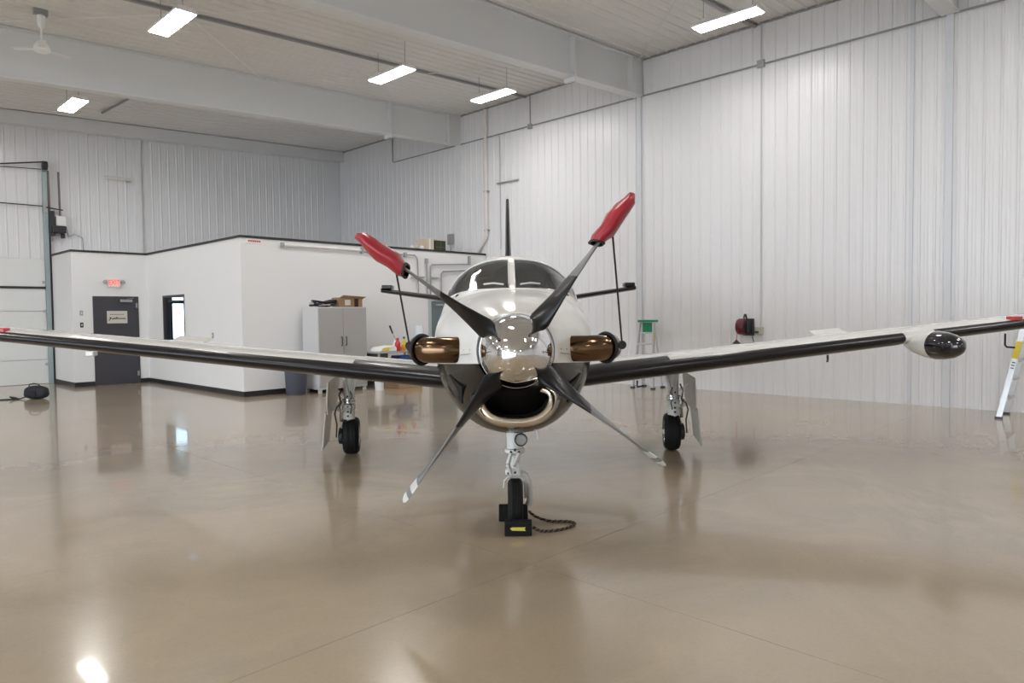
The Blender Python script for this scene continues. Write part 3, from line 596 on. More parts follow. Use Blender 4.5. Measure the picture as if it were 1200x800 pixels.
wbn = thing('workbench', 'low metal utility bench with a shelf right of the cabinet', 'bench', (9.6, 13.2, 0))
box(9.03, 10.24, 12.86, 13.5, 0.80, 0.83).build('top', mat('bench_grey', (0.45, 0.46, 0.45), 0.4, 0.2), wbn, bevel=0.004)
box(9.06, 10.21, 12.90, 13.46, 0.46, 0.48).build('shelf', M_GALV, wbn)
for a in (9.05, 10.18):
    for c in (12.88, 13.44): box(a, a + 0.04, c, c + 0.04, 0, 0.80).build('leg', M_CAB, wbn)
box(9.09, 9.30, 12.88, 13.4, 0.481, 0.798).build('drawer', M_DARK, wbn, bevel=0.005)
def bottle(name, u, v, z, r, h, m, capm, lb, cat='bottle'):
    t = thing(name, lb, cat, (u, v, z)); MB().lathe([(r * 0.9, 0), (r, 0.01), (r, h * 0.62), (r * 0.45, h * 0.78), (r * 0.4, h * 0.86)], (u, v, z + 0.001), 'z', 16).build('body', m, t)
    MB().lathe([(r * 0.5, h * 0.86), (r * 0.5, h), (r * 0.1, h)], (u, v, z + 0.001), 'z', 12).build('cap', capm, t); return t
ZT = 0.83
rg = thing('rag_pack', 'yellow and white pack of rags on the left of the bench', 'rags', (9.35, 13.1, ZT))
MB().prism([(9.10, ZT + 0.001), (9.58, ZT + 0.001), (9.58, ZT + 0.09), (9.50, ZT + 0.14), (9.18, ZT + 0.11), (9.10, ZT + 0.05)], 'xz', 12.92, 13.3).build('cloth', M_PAPER, rg, bevel=0.02)
MB().prism([(9.17, ZT + 0.03), (9.35, ZT + 0.03), (9.37, ZT + 0.10), (9.20, ZT + 0.085)], 'xz', 12.905, 12.918).build('wrapper', M_YPL, rg)
bottle('bottle', 9.66, 13.0, ZT, 0.065, 0.30, M_RPL, M_RPL, 'tall red bottle on the bench')
bottle('jug', 9.83, 13.05, ZT, 0.055, 0.14, M_OPL, M_YPL, 'short orange jar at the front of the bench', 'jar')
bottle('spray_bottle', 9.93, 13.12, ZT, 0.05, 0.32, M_YPL, M_DARK, 'yellow spray bottle with a black head on the bench')
bottle('bottle', 10.08, 12.98, ZT, 0.055, 0.20, M_RPL, M_WPL, 'short red bottle with a white cap at the bench right end')
bottle('bottle', 9.76, 13.25, ZT, 0.045, 0.26, M_PAPER, M_WPL, 'white bottle behind the orange jar on the bench')
bottle('bottle', 10.16, 13.12, ZT, 0.045, 0.24, M_WPL, M_RPL, 'white bottle with a red cap at the bench right end')
du = thing('duster', 'long duster with a black grip standing up behind the bench bottles', 'duster', (9.98, 13.3, ZT))
MB().cyl((9.98, 13.3, ZT + 0.012), (9.78, 13.35, ZT + 0.40), 0.009).build('rod', M_GALV, du); MB().tube([(9.78, 13.35, ZT + 0.40), (9.71, 13.365, ZT + 0.58)], [0.018, 0.024], 10).build('grip', M_DARK, du)
o = thing('tote', 'blue plastic tote on the lower shelf of the bench', 'tote', (9.85, 13.1, 0.48)); MB().prism([(9.60, 0.60), (9.72, 0.481), (10.0, 0.481), (10.02, 0.66), (9.72, 0.72)], 'xz', 12.93, 13.3).build('body', M_BPL, o, bevel=0.01); box(9.70, 10.03, 12.925, 13.31, 0.70, 0.72).build('rim', M_BPL, o)
o = thing('carton', 'small white carton on the lower shelf at the bench right end', 'box', (10.1, 13.1, 0.48)); box(10.04, 10.17, 12.95, 13.25, 0.481, 0.70).build('body', M_PAPER, o, bevel=0.004); box(10.05, 10.16, 12.945, 12.95, 0.55, 0.60).build('stripe', M_BPL, o)
o = thing('rag_heap', 'heap of white rags on the lower shelf beside the blue tote', 'rags', (9.48, 13.0, 0.48)); MB().lathe([(0.12, 0), (0.15, 0.03), (0.13, 0.09), (0.07, 0.13), (0.01, 0.14)], (9.47, 13.06, 0.481), 'z', 9).build('cloth', M_PAPER, o, sub=1)
o = thing('cardboard_box', 'flat brown cardboard box on the floor under the bench', 'box', (9.8, 12.95, 0)); box(9.45, 10.12, 12.7, 13.25, 0.002, 0.16).build('carton', M_CARD, o, bevel=0.005); box(9.74, 9.80, 12.697, 13.253, 0.158, 0.162).build('tape', M_CARD2, o)
bk = thing('bucket', 'white bucket on the floor left of the bench', 'bucket', (8.98, 12.78, 0)); MB().lathe([(0.0, 0), (0.09, 0.0), (0.11, 0.32), (0.12, 0.33), (0.10, 0.33), (0.08, 0.03), (0, 0.02)], (8.98, 12.78, 0.001), 'z', 20).build('body', M_WPL, bk); MB().tube([(8.86, 12.78, 0.3), (8.90, 12.66, 0.22), (8.98, 12.62, 0.18), (9.06, 12.66, 0.22), (9.10, 12.78, 0.3)], 0.005, 6).build('handle', M_GALV, bk)
wc = thing('water_cooler', 'white water cooler with a clear blue bottle between the bench and the slate door', 'cooler', (10.75, 13.6, 0))
box(10.60, 10.92, 13.42, 13.80, 0.0, 0.98).build('cabinet', M_WPL, wc, bevel=0.02)
MB().lathe([(0.05, 0.98), (0.06, 1.04), (0.11, 1.10), (0.115, 1.33), (0.08, 1.40), (0.02, 1.41)], (10.76, 13.6, 0), 'z', 20).build('bottle', mat('pale_blue_bottle', (0.74, 0.80, 0.84), 0.1), wc)
MB().box(10.67, 10.70, 13.37, 13.42, 0.80, 0.84).box(10.80, 10.83, 13.37, 13.42, 0.80, 0.84).build('tap', M_BPL, wc)

# ------------------------------------------------------------------ ladders
def ladder(t, O, W, D, H, T, steps, m, cap_m, wdir, ddir):
    """A-frame ladder: wdir across, ddir from front rails to rear rails"""
    O, wdir, ddir = Vector(O), Vector(wdir), Vector(ddir); Z = Vector((0, 0, 1))
    for s_ in (-1, 1):
        MB().bar(O + wdir * s_ * W / 2, O + wdir * s_ * T / 2 + ddir * D * 0.42 + Z * H, 0.03, 0.07, up=ddir).build('rail', m, t)
        MB().bar(O + wdir * s_ * W / 2 * 0.92 + ddir * D, O + wdir * s_ * T / 2 * 0.8 + ddir * D * 0.58 + Z * H, 0.025, 0.03, up=ddir).build('rear_rail', m, t)
        for q in (O + wdir * s_ * W / 2, O + wdir * s_ * W / 2 * 0.92 + ddir * D): MB().bar(q, q + Z * 0.03, 0.07, 0.09, up=ddir).build('foot', M_DARK, t)
    for k in range(1, steps + 1):
        f = k / (steps + 1); w = W + (T - W) * f; c = O + ddir * D * 0.42 * f + Z * H * f
        MB().bar(c - wdir * w / 2, c + wdir * w / 2, 0.09, 0.035).build('step', m, t)
        if k % 2: 
            c2 = O + ddir * (D - D * 0.42 * f) + Z * H * f; MB().bar(c2 - wdir * w * 0.44, c2 + wdir * w * 0.44, 0.02, 0.02).build('rear_brace', m, t)
    c = O + ddir * D * 0.5 + Z * (H + 0.02); MB().bar(c - wdir * (T / 2 + 0.04), c + wdir * (T / 2 + 0.04), 0.16, 0.05).build('top_cap', cap_m, t)
    return t
lg = thing('step_ladder', 'small aluminium step ladder with a green top beside the right wall', 'ladder', (13.05, 8.52, 0))
ladder(lg, (12.86, 8.52, 0), 0.52, 0.42, 1.44, 0.34, 5, M_ALU, M_GREEN, (0, -1, 0), (1, 0, 0))
box(13.045, 13.055, 8.40, 8.64, 1.20, 1.43).build('tool_tray', M_GREEN, lg)
box(13.0, 13.006, 8.30, 8.36, 1.02, 1.2).build('sticker', M_YEL, lg)
ly = thing('step_ladder', 'tall aluminium step ladder with a yellow band cut by the right picture edge', 'ladder', (12.85, 1.7, 0))
ladder(ly, (12.78, 2.02, 0), 0.62, 1.1, 2.3, 0.34, 7, M_ALU, M_YPL, (1, 0, 0), (0, -1, 0))
def rail_pt(s_, f, off=0.0): return Vector((12.78 + s_ * (0.31 + (0.17 - 0.31) * f), 2.02 - 1.1 * 0.42 * f - 0 + off, 2.3 * f))
MB().bar(rail_pt(-1, 0.39), rail_pt(-1, 0.50), 0.036, 0.078, up=(0, -1, 0)).build('yellow_band', M_YPL, ly)
for k in range(3): MB().bar(rail_pt(-1, 0.325 + 0.018 * k), rail_pt(-1, 0.332 + 0.018 * k), 0.036, 0.04, up=(0, -1, 0)).build('lettering', M_DARK, ly)
MB().tube([(12.95, 1.75, 0.02), (12.9, 1.7, 0.1), (13.0, 1.6, 0.14), (12.9, 1.55, 0.22), (13.0, 1.62, 0.30), (12.92, 1.72, 0.2), (12.98, 1.66, 0.06)], 0.014, 6).build('cord', M_DARK, ly)

# ------------------------------------------------------------------ bag on the floor, far left
bg_ = thing('duffel_bag', 'small black soft bag on the floor near the overhead door', 'bag', (-9.86, 14.45, 0), 'W')
rings = []
for i in range(11):
    t_ = i / 10; x = -9.86 - 0.21 + 0.42 * t_; k = math.sin(PI * (0.10 + 0.8 * t_)) ** 0.35
    rings.append([Vector((x, 14.45 + 0.13 * k * math.cos(a) * (1.1 if math.sin(a) < 0 else 0.9), max(0.004, 0.135 + 0.145 * k * math.copysign(abs(math.sin(a)) ** 0.8, math.sin(a))))) for a in [2 * PI * q / 18 for q in range(18)]])
MB().loft(rings).build('body', M_BAG, bg_, sharp=80)
MB().tube([(-9.98, 14.40, 0.26), (-9.95, 14.38, 0.31), (-9.86, 14.38, 0.325), (-9.77, 14.38, 0.31), (-9.74, 14.40, 0.26)], 0.012, 6).build('handle', M_BAG, bg_)
box(-9.93, -9.79, 14.30, 14.325, 0.06, 0.19).build('pocket', M_FABD, bg_, bevel=0.01)
MB().tube([(-10.05, 14.42, 0.05), (-10.15, 14.36, 0.015), (-10.25, 14.3, 0.03), (-10.33, 14.33, 0.06), (-10.28, 14.42, 0.03), (-10.2, 14.40, 0.012), (-10.38, 14.28, 0.012), (-10.5, 14.22, 0.01)], 0.014, 6).build('strap', M_BAG, bg_)

# ------------------------------------------------------------------ the aeroplane (y = distance from the camera)
AX, AY, AYAW = 0.012, 5.3, 0.0087
ap = thing('airplane', 'white and black single engine turboprop with a polished spinner facing the camera', 'airplane', (0, AY, 0), 'W', None, AYAW)
ap.location = (AX, AY, 0)

ST = [(4.27, .250, 1.400, 1.63, 1.17), (4.45, .322, 1.385, 1.67, 1.00), (4.70, .425, 1.370, 1.715, .845), (5.0, .525, 1.355, 1.755, .770), (5.4, .60, 1.365, 1.795, .750),
      (5.75, .645, 1.385, 1.825, .765), (5.98, .662, 1.40, 1.845, .77), (6.4, .675, 1.41, 1.99, .79), (6.85, .69, 1.43, 2.155, .80), (7.3, .695, 1.44, 2.235, .80), (8.0, .695, 1.45, 2.26, .80),
      (9.0, .66, 1.47, 2.24, .86), (10.5, .45, 1.60, 2.12, 1.15), (12.0, .25, 1.72, 2.0, 1.42), (13.4, .08, 1.84, 1.96, 1.72)]
def sta(y):
    y = min(max(y, ST[0][0]), ST[-1][0]); i = 0
    while i < len(ST) - 2 and y > ST[i + 1][0]: i += 1
    a, b = ST[i], ST[i + 1]; p = ST[max(0, i - 1)]; q = ST[min(len(ST) - 1, i + 2)]; t = (y - a[0]) / (b[0] - a[0]); h = b[0] - a[0]; out = []
    for k in range(1, 5):
        m0 = (b[k] - p[k]) / max(1e-6, b[0] - p[0]) * h; m1 = (q[k] - a[k]) / max(1e-6, q[0] - a[0]) * h
        d = b[k] - a[k]
        if m0 * d <= 0: m0 = 0
        if m1 * d <= 0: m1 = 0
        out.append((2 * t ** 3 - 3 * t * t + 1) * a[k] + (t ** 3 - 2 * t * t + t) * m0 + (-2 * t ** 3 + 3 * t * t) * b[k] + (t ** 3 - t * t) * m1)
    return out
def surf(y, deg, off=0.0):
    w, zm, tp, bt = sta(y); a = math.radians(deg); s_, c_ = math.sin(a), math.cos(a)
    n = 2.4 if (c_ > 0 and y > 5.6) else 2.15; e = 2 / n
    x = w * math.copysign(abs(s_) ** e, s_); z = zm + ((tp - zm) if c_ > 0 else (zm - bt)) * math.copysign(abs(c_) ** e, c_)
    p = Vector((x, y, z))
    if off:
        nrm = Vector((x / w ** 2, 0, (z - zm) / (((tp - zm) if c_ > 0 else (zm - bt)) ** 2))).normalized(); p += nrm * off
    return p
NPH = 72
def ring(y, off=0): return [surf(y, 360 * k / NPH, off) for k in range(NPH)]
# engine cowling
cy = [4.27, 4.33, 4.4, 4.5, 4.6, 4.7, 4.85, 5.0, 5.2, 5.4, 5.6, 5.74]
mb = MB(); r0_ = ring(4.27); cen = Vector((0, 4.27, 1.40))
mb.loft([[cen + (p - cen) * 0.80 + Vector((0, 0.06, 0)) for p in r0_], [cen + (p - cen) * 0.96 + Vector((0, -0.012, 0)) for p in r0_]] + [ring(y) for y in cy], True, False)
cowl = mb.build('engine_cowling', M_BODY, ap, sharp=60)
for sgn in (-1, 1):        # panel seams and fasteners
    mb = MB()
    mb.tube([surf(y, sgn * 92, 0.001) for y in (4.35, 4.6, 5.0, 5.4, 5.73)], 0.0025, 5)
    for k in range(12): p = surf(4.36 + k * 0.11, sgn * 88, 0.0); mb.lathe([(0.006, -0.002), (0.006, 0.002)], p, 'x', 8)
    mb.build('panel_seam', M_CONDUIT, cowl)
# fuselage, conforming to the windshield opening
PHI = 59
def y0(ph): return 5.96 + 0.48 * (abs(ph) / PHI) ** 1.8 if abs(ph) <= PHI else 6.44
def y1(ph): return 6.86 + 0.14 * (min(abs(ph), PHI) / PHI) ** 1.3
phs = [0, 1.15]; phs += [1.15 + (PHI - 1.15) * (k / 10) ** 1.15 for k in range(1, 11)]; phs += [PHI + (180 - PHI) * k / 20 for k in range(1, 21)]
phs = phs + [360 - p for p in phs[::-1][1:-1]]
def sg(p): return p if p <= 180 else p - 360
sv = [0, .25, .5, .75, 1, 1.2, 1.4, 1.6, 1.8, 2, 2.3, 2.6, 3]
def ymap(s_, ph):
    a, b = y0(ph), y1(ph)
    return 5.75 + (a - 5.75) * s_ if s_ <= 1 else a + (b - a) * (s_ - 1) if s_ <= 2 else b + (7.5 - b) * (s_ - 2)
mb = MB(); R = []
for s_ in sv: R.append([mb.bm.verts.new(surf(ymap(s_, sg(p)), sg(p))) for p in phs])
for y in (7.9, 8.3, 8.8, 9.3, 9.9, 10.5, 11.1, 11.7, 12.3, 12.9, 13.4): R.append([mb.bm.verts.new(surf(y, sg(p))) for p in phs])
NP = len(phs)
for i in range(len(R) - 1):
    for j in range(NP):
        k = (j + 1) % NP; pa, pb = abs(sg(phs[j])), abs(sg(phs[k]))
        hole = i < len(sv) - 1 and 1 - 1e-6 <= sv[i] < 2 - 1e-6 and min(pa, pb) >= 1.14 and max(pa, pb) <= PHI + 1e-6
        if not hole: mb.bm.faces.new((R[i][j], R[i][k], R[i + 1][k], R[i + 1][j]))
mb.bm.faces.new(R[-1])
fus = mb.build('fuselage', M_BODY, ap, sharp=70)
for sgn in (-1, 1):
    mb = MB(); G = []
    for s_ in sv[4:10]: G.append([mb.bm.verts.new(surf(ymap(s_, ph), sgn * ph, -0.004)) for ph in phs[1:12]])
    for a, b in zip(G, G[1:]):
        for j in range(len(a) - 1): mb.bm.faces.new((a[j], a[j + 1], b[j + 1], b[j]))
    mb.build('windshield_pane', M_WIND, fus, sharp=80)
    edge = [surf(y0(ph), sgn * ph, 0.003) for ph in phs[1:12]] + [surf(ymap(s_, PHI), sgn * PHI, 0.003) for s_ in sv[5:10]] + [surf(y1(ph), sgn * ph, 0.003) for ph in phs[1:12][::-1]] + [surf(ymap(s_, 1.15), sgn * 1.15, 0.003) for s_ in sv[5:9][::-1]]
    MB().tube(edge, 0.007, 6, closed=True).build('window_frame', M_DARK if False else M_WHITE, fus)
    mb = MB(); pa_ = surf(6.05, sgn * 4, 0.02); pb_ = surf(6.12, sgn * 17, 0.02); mb.tube([pa_, (pa_ + pb_) / 2 + Vector((0, 0, .01)), pb_], 0.009, 6); mb.build('wiper', M_GEAR, fus)
    for (ya, yb, p0_, p1_) in ((7.02, 7.35, 50, 68), (7.75, 8.1, 52, 72), (8.4, 8.75, 52, 72), (9.05, 9.35, 54, 72)):
        mb = MB(); G = []
        for i in range(7):
            yy = ya + (yb - ya) * i / 6; sh_ = math.sqrt(max(0, 1 - (2 * i / 6 - 1) ** 4)); pc, ph_ = (p0_ + p1_) / 2, (p1_ - p0_) / 2 * max(0.25, sh_)
            G.append([mb.bm.verts.new(surf(yy, sgn * (pc - ph_ + 2 * ph_ * j / 6), 0.003)) for j in range(7)])
        for a, b in zip(G, G[1:]):
            for j in range(6): mb.bm.faces.new((a[j], a[j + 1], b[j + 1], b[j]))
        mb.build('cabin_window', M_BLACKG, fus, sharp=80)
# cockpit inside
mb = MB(); mb.prism([(6.15, 1.60), (6.62, 1.60), (6.62, 1.80), (6.30, 1.82), (6.15, 1.80)], 'yz', -0.50, 0.50); mb.build('glareshield', M_VOID, ap, bevel=0.02)
for sgn in (-1, 1):
    se = box(sgn * 0.27 - 0.2, sgn * 0.27 + 0.2, 7.25, 7.37, 1.1, 1.86).build('seat', M_SEAT, ap, bevel=0.04)
    box(sgn * 0.27 - 0.11, sgn * 0.27 + 0.11, 7.27, 7.35, 1.88, 2.02).build('headrest', M_SEAT, se, bevel=0.03)
mb = MB(); mb.loft([[surf(8.0, 360 * k / 36, -0.03) for k in range(36)], [surf(8.03, 360 * k / 36, -0.03) for k in range(36)]]); mb.build('cabin_divider', M_DARK, ap)
MB().loft([[surf(5.9, 360 * k / 36, -0.03) for k in range(36)], [surf(5.93, 360 * k / 36, -0.03) for k in range(36)]]).build('firewall', M_VOID, ap)

# propeller: spinner, backplate, blades
HC = Vector((0.004, 4.17, 1.400)); BC_ = HC + Vector((0, 0.03, 0))
sp = [(0.223 * (1 - (t / 12) ** 1.0 * 0) * math.sqrt(max(0, 1 - (t / 12) ** 1.75)) ** 1.0, 0.08 - 0.43 * (t / 12)) for t in range(13)]
prof = [(0.05, 0.085), (0.215, 0.085), (0.224, 0.08)] + sp[1:-1] + [(0.030, -0.345), (0.012, -0.350), (0.0, -0.351)]
spin = MB().lathe(prof, HC, 'y', 64).build('spinner', M_CHROME, ap, sharp=50)
MB().lathe([(0.20, 0.075), (0.228, 0.078), (0.229, 0.092), (0.20, 0.095)], HC, 'y', 64).build('backplate_rim', M_STEEL, ap)
MB().lathe([(0.10, 0.09), (0.20, 0.095), (0.20, 0.16), (0.10, 0.16)], HC, 'y', 40).build('hub_shroud', M_DARK, ap)
BL = [(0.12, .06, 90, .06), (0.19, .115, 72, .060), (0.235, .140, 62, .050), (0.32, .155, 38, .038), (0.42, .18, 22, .030), (0.55, .20, 11, .025), (0.70, .21, 4, .020), (0.85, .205, -1, .016), (0.98, .19, -8, .013), (1.07, .165, -13, .011), (1.115, .125, -15, .009), (1.135, .06, -16, .006)]
mb = MB(); rings = []
for r, ch, be, th in BL:
    b_ = math.radians(be); cd = Vector((0, math.cos(b_), math.sin(b_))); td = Vector((0, -math.sin(b_), math.cos(b_))); pts = []
    for k in range(20):
        a = 2 * PI * k / 20; xx = math.cos(a) * ch / 2; e = math.sin(a) * th / 2 * (1 - 0.25 * math.cos(a)); pts.append(Vector((r, 0, 0)) + cd * xx + td * e)
    rings.append(pts)
mb.loft(rings); bmesh.ops.recalc_face_normals(mb.bm, faces=mb.bm.faces)
me_b = bpy.data.meshes.new('propeller_blade'); mb.bm.to_mesh(me_b); mb.bm.free(); me_b.materials.append(M_BLADE); me_b.shade_smooth()
cuff = MB().lathe([(0.055, 0.14), (0.062, 0.16), (0.058, 0.20), (0.04, 0.205)], (0, 0, 0), 'x', 24); me_q = bpy.data.meshes.new('blade_cuff'); cuff.bm.to_mesh(me_q); cuff.bm.free(); me_q.materials.append(M_DARK); me_q.shade_smooth()
ANG = [52.4, 142.8, 232.2, 321.6]
for k, ag in enumerate(ANG):
    o = link(bpy.data.objects.new('propeller_blade', me_b)); o.parent = ap; o.location = BC_ - Vector((0, AY, 0)); o.rotation_euler = (0, -math.radians(ag), 0)
    q = link(bpy.data.objects.new('blade_cuff', me_q)); q.parent = o

# chin intake lip (smile shape) and its duct
def smile(t, sx, sz, cz, y, drop):
    a = 2 * PI * t; x = sx * math.copysign(abs(math.cos(a)) ** 0.8, math.cos(a)); z = sz * math.sin(a)
    if z > 0: z = z * 0.55 - drop * (1 - (x / sx) ** 2)
    return Vector((x, y, cz + z))
N = 48
lip = []
for k in range(N): lip.append(smile(k / N, 0.225, 0.150, 1.105, 4.34, 0.02) + Vector((0, 0.03 * math.sin(2 * PI * k / N), 0)))
lw = [0.029 + 0.004 * max(0, -math.sin(2 * PI * k / N)) for k in range(N)]
MB().tube(lip, lw, 14, closed=True).build('intake_lip', M_LIP, ap, sharp=80)
mb = MB(); mb.loft([[smile(k / N, 0.252, 0.176, 1.105, 4.38, 0.02) for k in range(N)], [smile(k / N, 0.29, 0.215, 1.10, 4.52, 0.0) + Vector((0, 0, 0.0)) for k in range(N)], [smile(k / N, 0.32, 0.24, 1.10, 4.75, 0.0) for k in range(N)]], False, False)
mb.build('intake_fairing', M_BLACKG, ap, sharp=80)
mb = MB(); mb.loft([[smile(k / N, 0.215, 0.14, 1.105, 4.345, 0.02) for k in range(N)], [smile(k / N, 0.19, 0.12, 1.10, 4.52, 0.02) for k in range(N)], [smile(k / N, 0.10, 0.05, 1.10, 4.66, 0.0) for k in range(N)]], False, True)
mb.build('intake_duct', M_VOID, ap, sharp=80)
for sgn in (-1, 1):       # side cooling openings in the lower cowl, their shade set on as black wedges
    c0 = surf(4.56, sgn * 117, 0.02); c1 = surf(4.80, sgn * 104, 0.006); c2 = surf(4.76, sgn * 128, 0.006)
    mb = MB(); vs_ = [mb.bm.verts.new(p) for p in (c0, c1, c2)]; mb.bm.faces.new(vs_)
    r_ = bmesh.ops.extrude_face_region(mb.bm, geom=mb.bm.faces[:]); bmesh.ops.translate(mb.bm, verts=[g for g in r_['geom'] if isinstance(g, bmesh.types.BMVert)], vec=(sgn * -0.05, 0.05, 0))
    mb.build('cooling_opening', M_VOID, cowl)
# exhaust stacks
for sgn in (-1, 1):
    path = [(0.29, 4.66), (0.36, 4.62), (0.45, 4.61), (0.54, 4.635), (0.61, 4.69), (0.65, 4.78), (0.662, 4.88)]
    rings = []
    for i, (x, y) in enumerate(path):
        a, b_ = path[max(0, i - 1)], path[min(len(path) - 1, i + 1)]; d = Vector((b_[0] - a[0], b_[1] - a[1], 0)).normalized(); nn = Vector((-d.y, d.x, 0)); rr = 0.085 + 0.004 * i / 6
        rings.append([Vector((x, y, 1.392)) + nn * rr * 0.95 * math.cos(2 * PI * k / 28) + Vector((0, 0, rr * math.sin(2 * PI * k / 28))) for k in range(28)])
    rings = [[Vector((sgn * p.x, p.y, p.z)) for p in r] for r in rings]
    inner = [[p * 0.0 + (sum(rings[-1], Vector()) / 28) + (p - sum(rings[-1], Vector()) / 28) * 0.93 for p in rings[-1]], [p * 0.0 + (sum(rings[-3], Vector()) / 28) + (p - sum(rings[-3], Vector()) / 28) * 0.9 for p in rings[-3]]]
    ex_ = MB().loft(rings + inner, False, True).build('exhaust_stack', M_EXH, ap, sharp=60)
    MB().lathe([(0.02, 0), (0.112, 0.0), (0.115, 0.015), (0.02, 0.016)], (0, 0, 0), 'x', 28)
    mb = MB(); mb.lathe([(0.075, -0.01), (0.108, -0.012), (0.112, 0.0), (0.106, 0.012), (0.075, 0.01)], (0, 0, 0), 'x', 30)
    bmesh.ops.rotate(mb.bm, verts=mb.bm.verts, matrix=Matrix.Rotation(sgn * -0.6, 3, 'Z'), cent=(0, 0, 0)); bmesh.ops.translate(mb.bm, verts=mb.bm.verts, vec=(sgn * 0.335, 4.615, 1.392))
    mb.build('exhaust_gap_shade', M_VOID, ap)  # black ring stands in for the shaded gap around the stack

# wings
def LEy(x): x = abs(x); return 7.13 + 0.05 * x
def chord(x): x = abs(x); return 1.85 - 0.14 * x
def zb_(x): return 0.835 + 0.1165 * (abs(x) - 0.7)
def th_(x): x = abs(x); return 0.245 - 0.0215 * (x - 0.7)
def af(t):  # thickness 0..1 of max
    return 10.0 * (0.2969 * math.sqrt(t) - 0.126 * t - 0.3516 * t * t + 0.2843 * t ** 3 - 0.1036 * t ** 4)
def afp(x, t, side, off=0.0):
    c, th = chord(x), th_(x); zm = zb_(x) + th / 2; h = th / 2 * min(1, af(t)) * (1.0)
    z = zm + side * h + (0.012 if side > 0 else 0) * math.sin(PI * t)
    y = LEy(x) + c * t
    if off:
        z += side * off * min(1, t * 30); y -= off * max(0, 1 - t * 30)
    return Vector((x, y, z))
TS = [0, .003, .01, .02, .04, .07, .11, .17, .25, .35, .5, .65, .8, .92, 1.0]
def wsec(x, off=0, tmax_u=1.0, tmax_l=1.0):
    up = [t for t in TS if t < tmax_u] + [tmax_u]; lo = [t for t in TS if t < tmax_l] + [tmax_l]
    return [afp(x, t, 1, off) for t in up[::-1]] + [afp(x, t, -1, off) for t in lo[1:]]
for sgn in (-1, 1):
    xs = [0.45, 0.7, 1.2, 1.65, 2.4, 3.2, 4.0, 4.8, 5.6, 6.1]
    rings = [wsec(sgn * x) for x in xs]
    tip = [Vector((p.x + sgn * 0.16, p.y * 0.8 + 0.2 * (LEy(6.1) + 0.55), (p.z - (zb_(6.1) + th_(6.1) / 2)) * 0.25 + zb_(6.1) + th_(6.1) / 2 + 0.03)) for p in rings[-1]]
    wing = MB().loft(rings + [[(a + b_) / 2 + Vector((sgn * 0.03, 0, 0)) for a, b_ in zip(rings[-1], tip)], tip]).build('wing', M_WHITE, ap, sharp=50)
    def shell(name, x0, x1, tu, tl, off, m, n=10):
        mb = MB(); rr = []
        for i in range(n + 1):
            x = x0 + (x1 - x0) * i / n; rr.append(wsec(sgn * x, off, tu, tl))
        R_ = [[mb.bm.verts.new(p) for p in r] for r in rr]
        for a, b_ in zip(R_, R_[1:]):
            for j in range(len(a) - 1): mb.bm.faces.new((a[j], a[j + 1], b_[j + 1], b_[j]))
        o = mb.build(name, m, wing, sharp=60); return o
    segs = ((1.66, 3.9), (3.9, 6.05)) if sgn < 0 else ((1.66, 4.16), (4.50, 6.05))
    for a, b_ in segs: shell('deice_boot', a, b_, 0.055, 0.20, 0.004, M_BOOT)
    shell('root_boot', 0.60, 1.66, 0.14, 0.22, 0.006, M_BOOT, 6)
    shell('wing_walk', 0.55, 1.40, 0.80, 0.0, 0.004, M_BLACKG, 4) if False else None
    # flap and aileron raised a little above the trailing edge
    x0_, x1_ = 3.5, 5.6
    mb = MB(); mb.loft([[Vector((sgn * x, LEy(x) + chord(x) * (0.60 + 0.14 * q), zb_(x) + th_(x) * e)) for q, e in ((0, .93), (1, 1.00), (1, 1.22), (0, 0.99))] for x in (3.55, 3.9)]); mb.build('spoiler', M_WHITE, wing)
    box(sgn * 5.43 - 0.06, sgn * 5.43 + 0.06, LEy(5.3) + 0.06, LEy(5.3) + 0.16, zb_(5.3) + th_(5.3) * 0.72, zb_(5.3) + th_(5.3) + 0.028).build('tip_light', M_REDP, wing, bevel=0.01)
# landing light block under the far left leading edge, pitot under the other tip
box(-4.40, -4.32, 7.25, 7.34, 1.245, 1.295).build('stall_sensor', M_WHITE, ap, bevel=0.008)
MB().tube([(5.33, 7.5, 1.36), (5.33, 7.5, 1.235), (5.33, 7.47, 1.215), (5.33, 7.36, 1.215)], 0.010, 8).build('pitot_tube', M_DARK, ap)
MB().tube([(3.5, 7.7, 1.14), (3.5, 7.7, 1.08), (3.45, 7.6, 1.075)], 0.012, 6).build('drain_mast', M_DARK, ap)
MB().tube([(1.35, 7.5, 0.90), (1.35, 7.5, 0.83), (1.42, 7.48, 0.845)], 0.012, 6).build('antenna', M_DARK, ap)
# radar pod
rp = MB().lathe([(0.0, 7.62), (0.05, 7.58), (0.10, 7.42), (0.136, 7.2), (0.146, 7.06), (0.143, 7.02)], (4.32, 0, 1.265), 'y', 32).build('radar_pod', M_WHITE, ap, sharp=60)
MB().lathe([(0.0, 6.67), (0.045, 6.685), (0.085, 6.73), (0.120, 6.82), (0.138, 6.93), (0.146, 7.04), (0.10, 7.045)], (4.32, 0, 1.265), 'y', 32).build('radome', M_RADOME, rp, sharp=60)
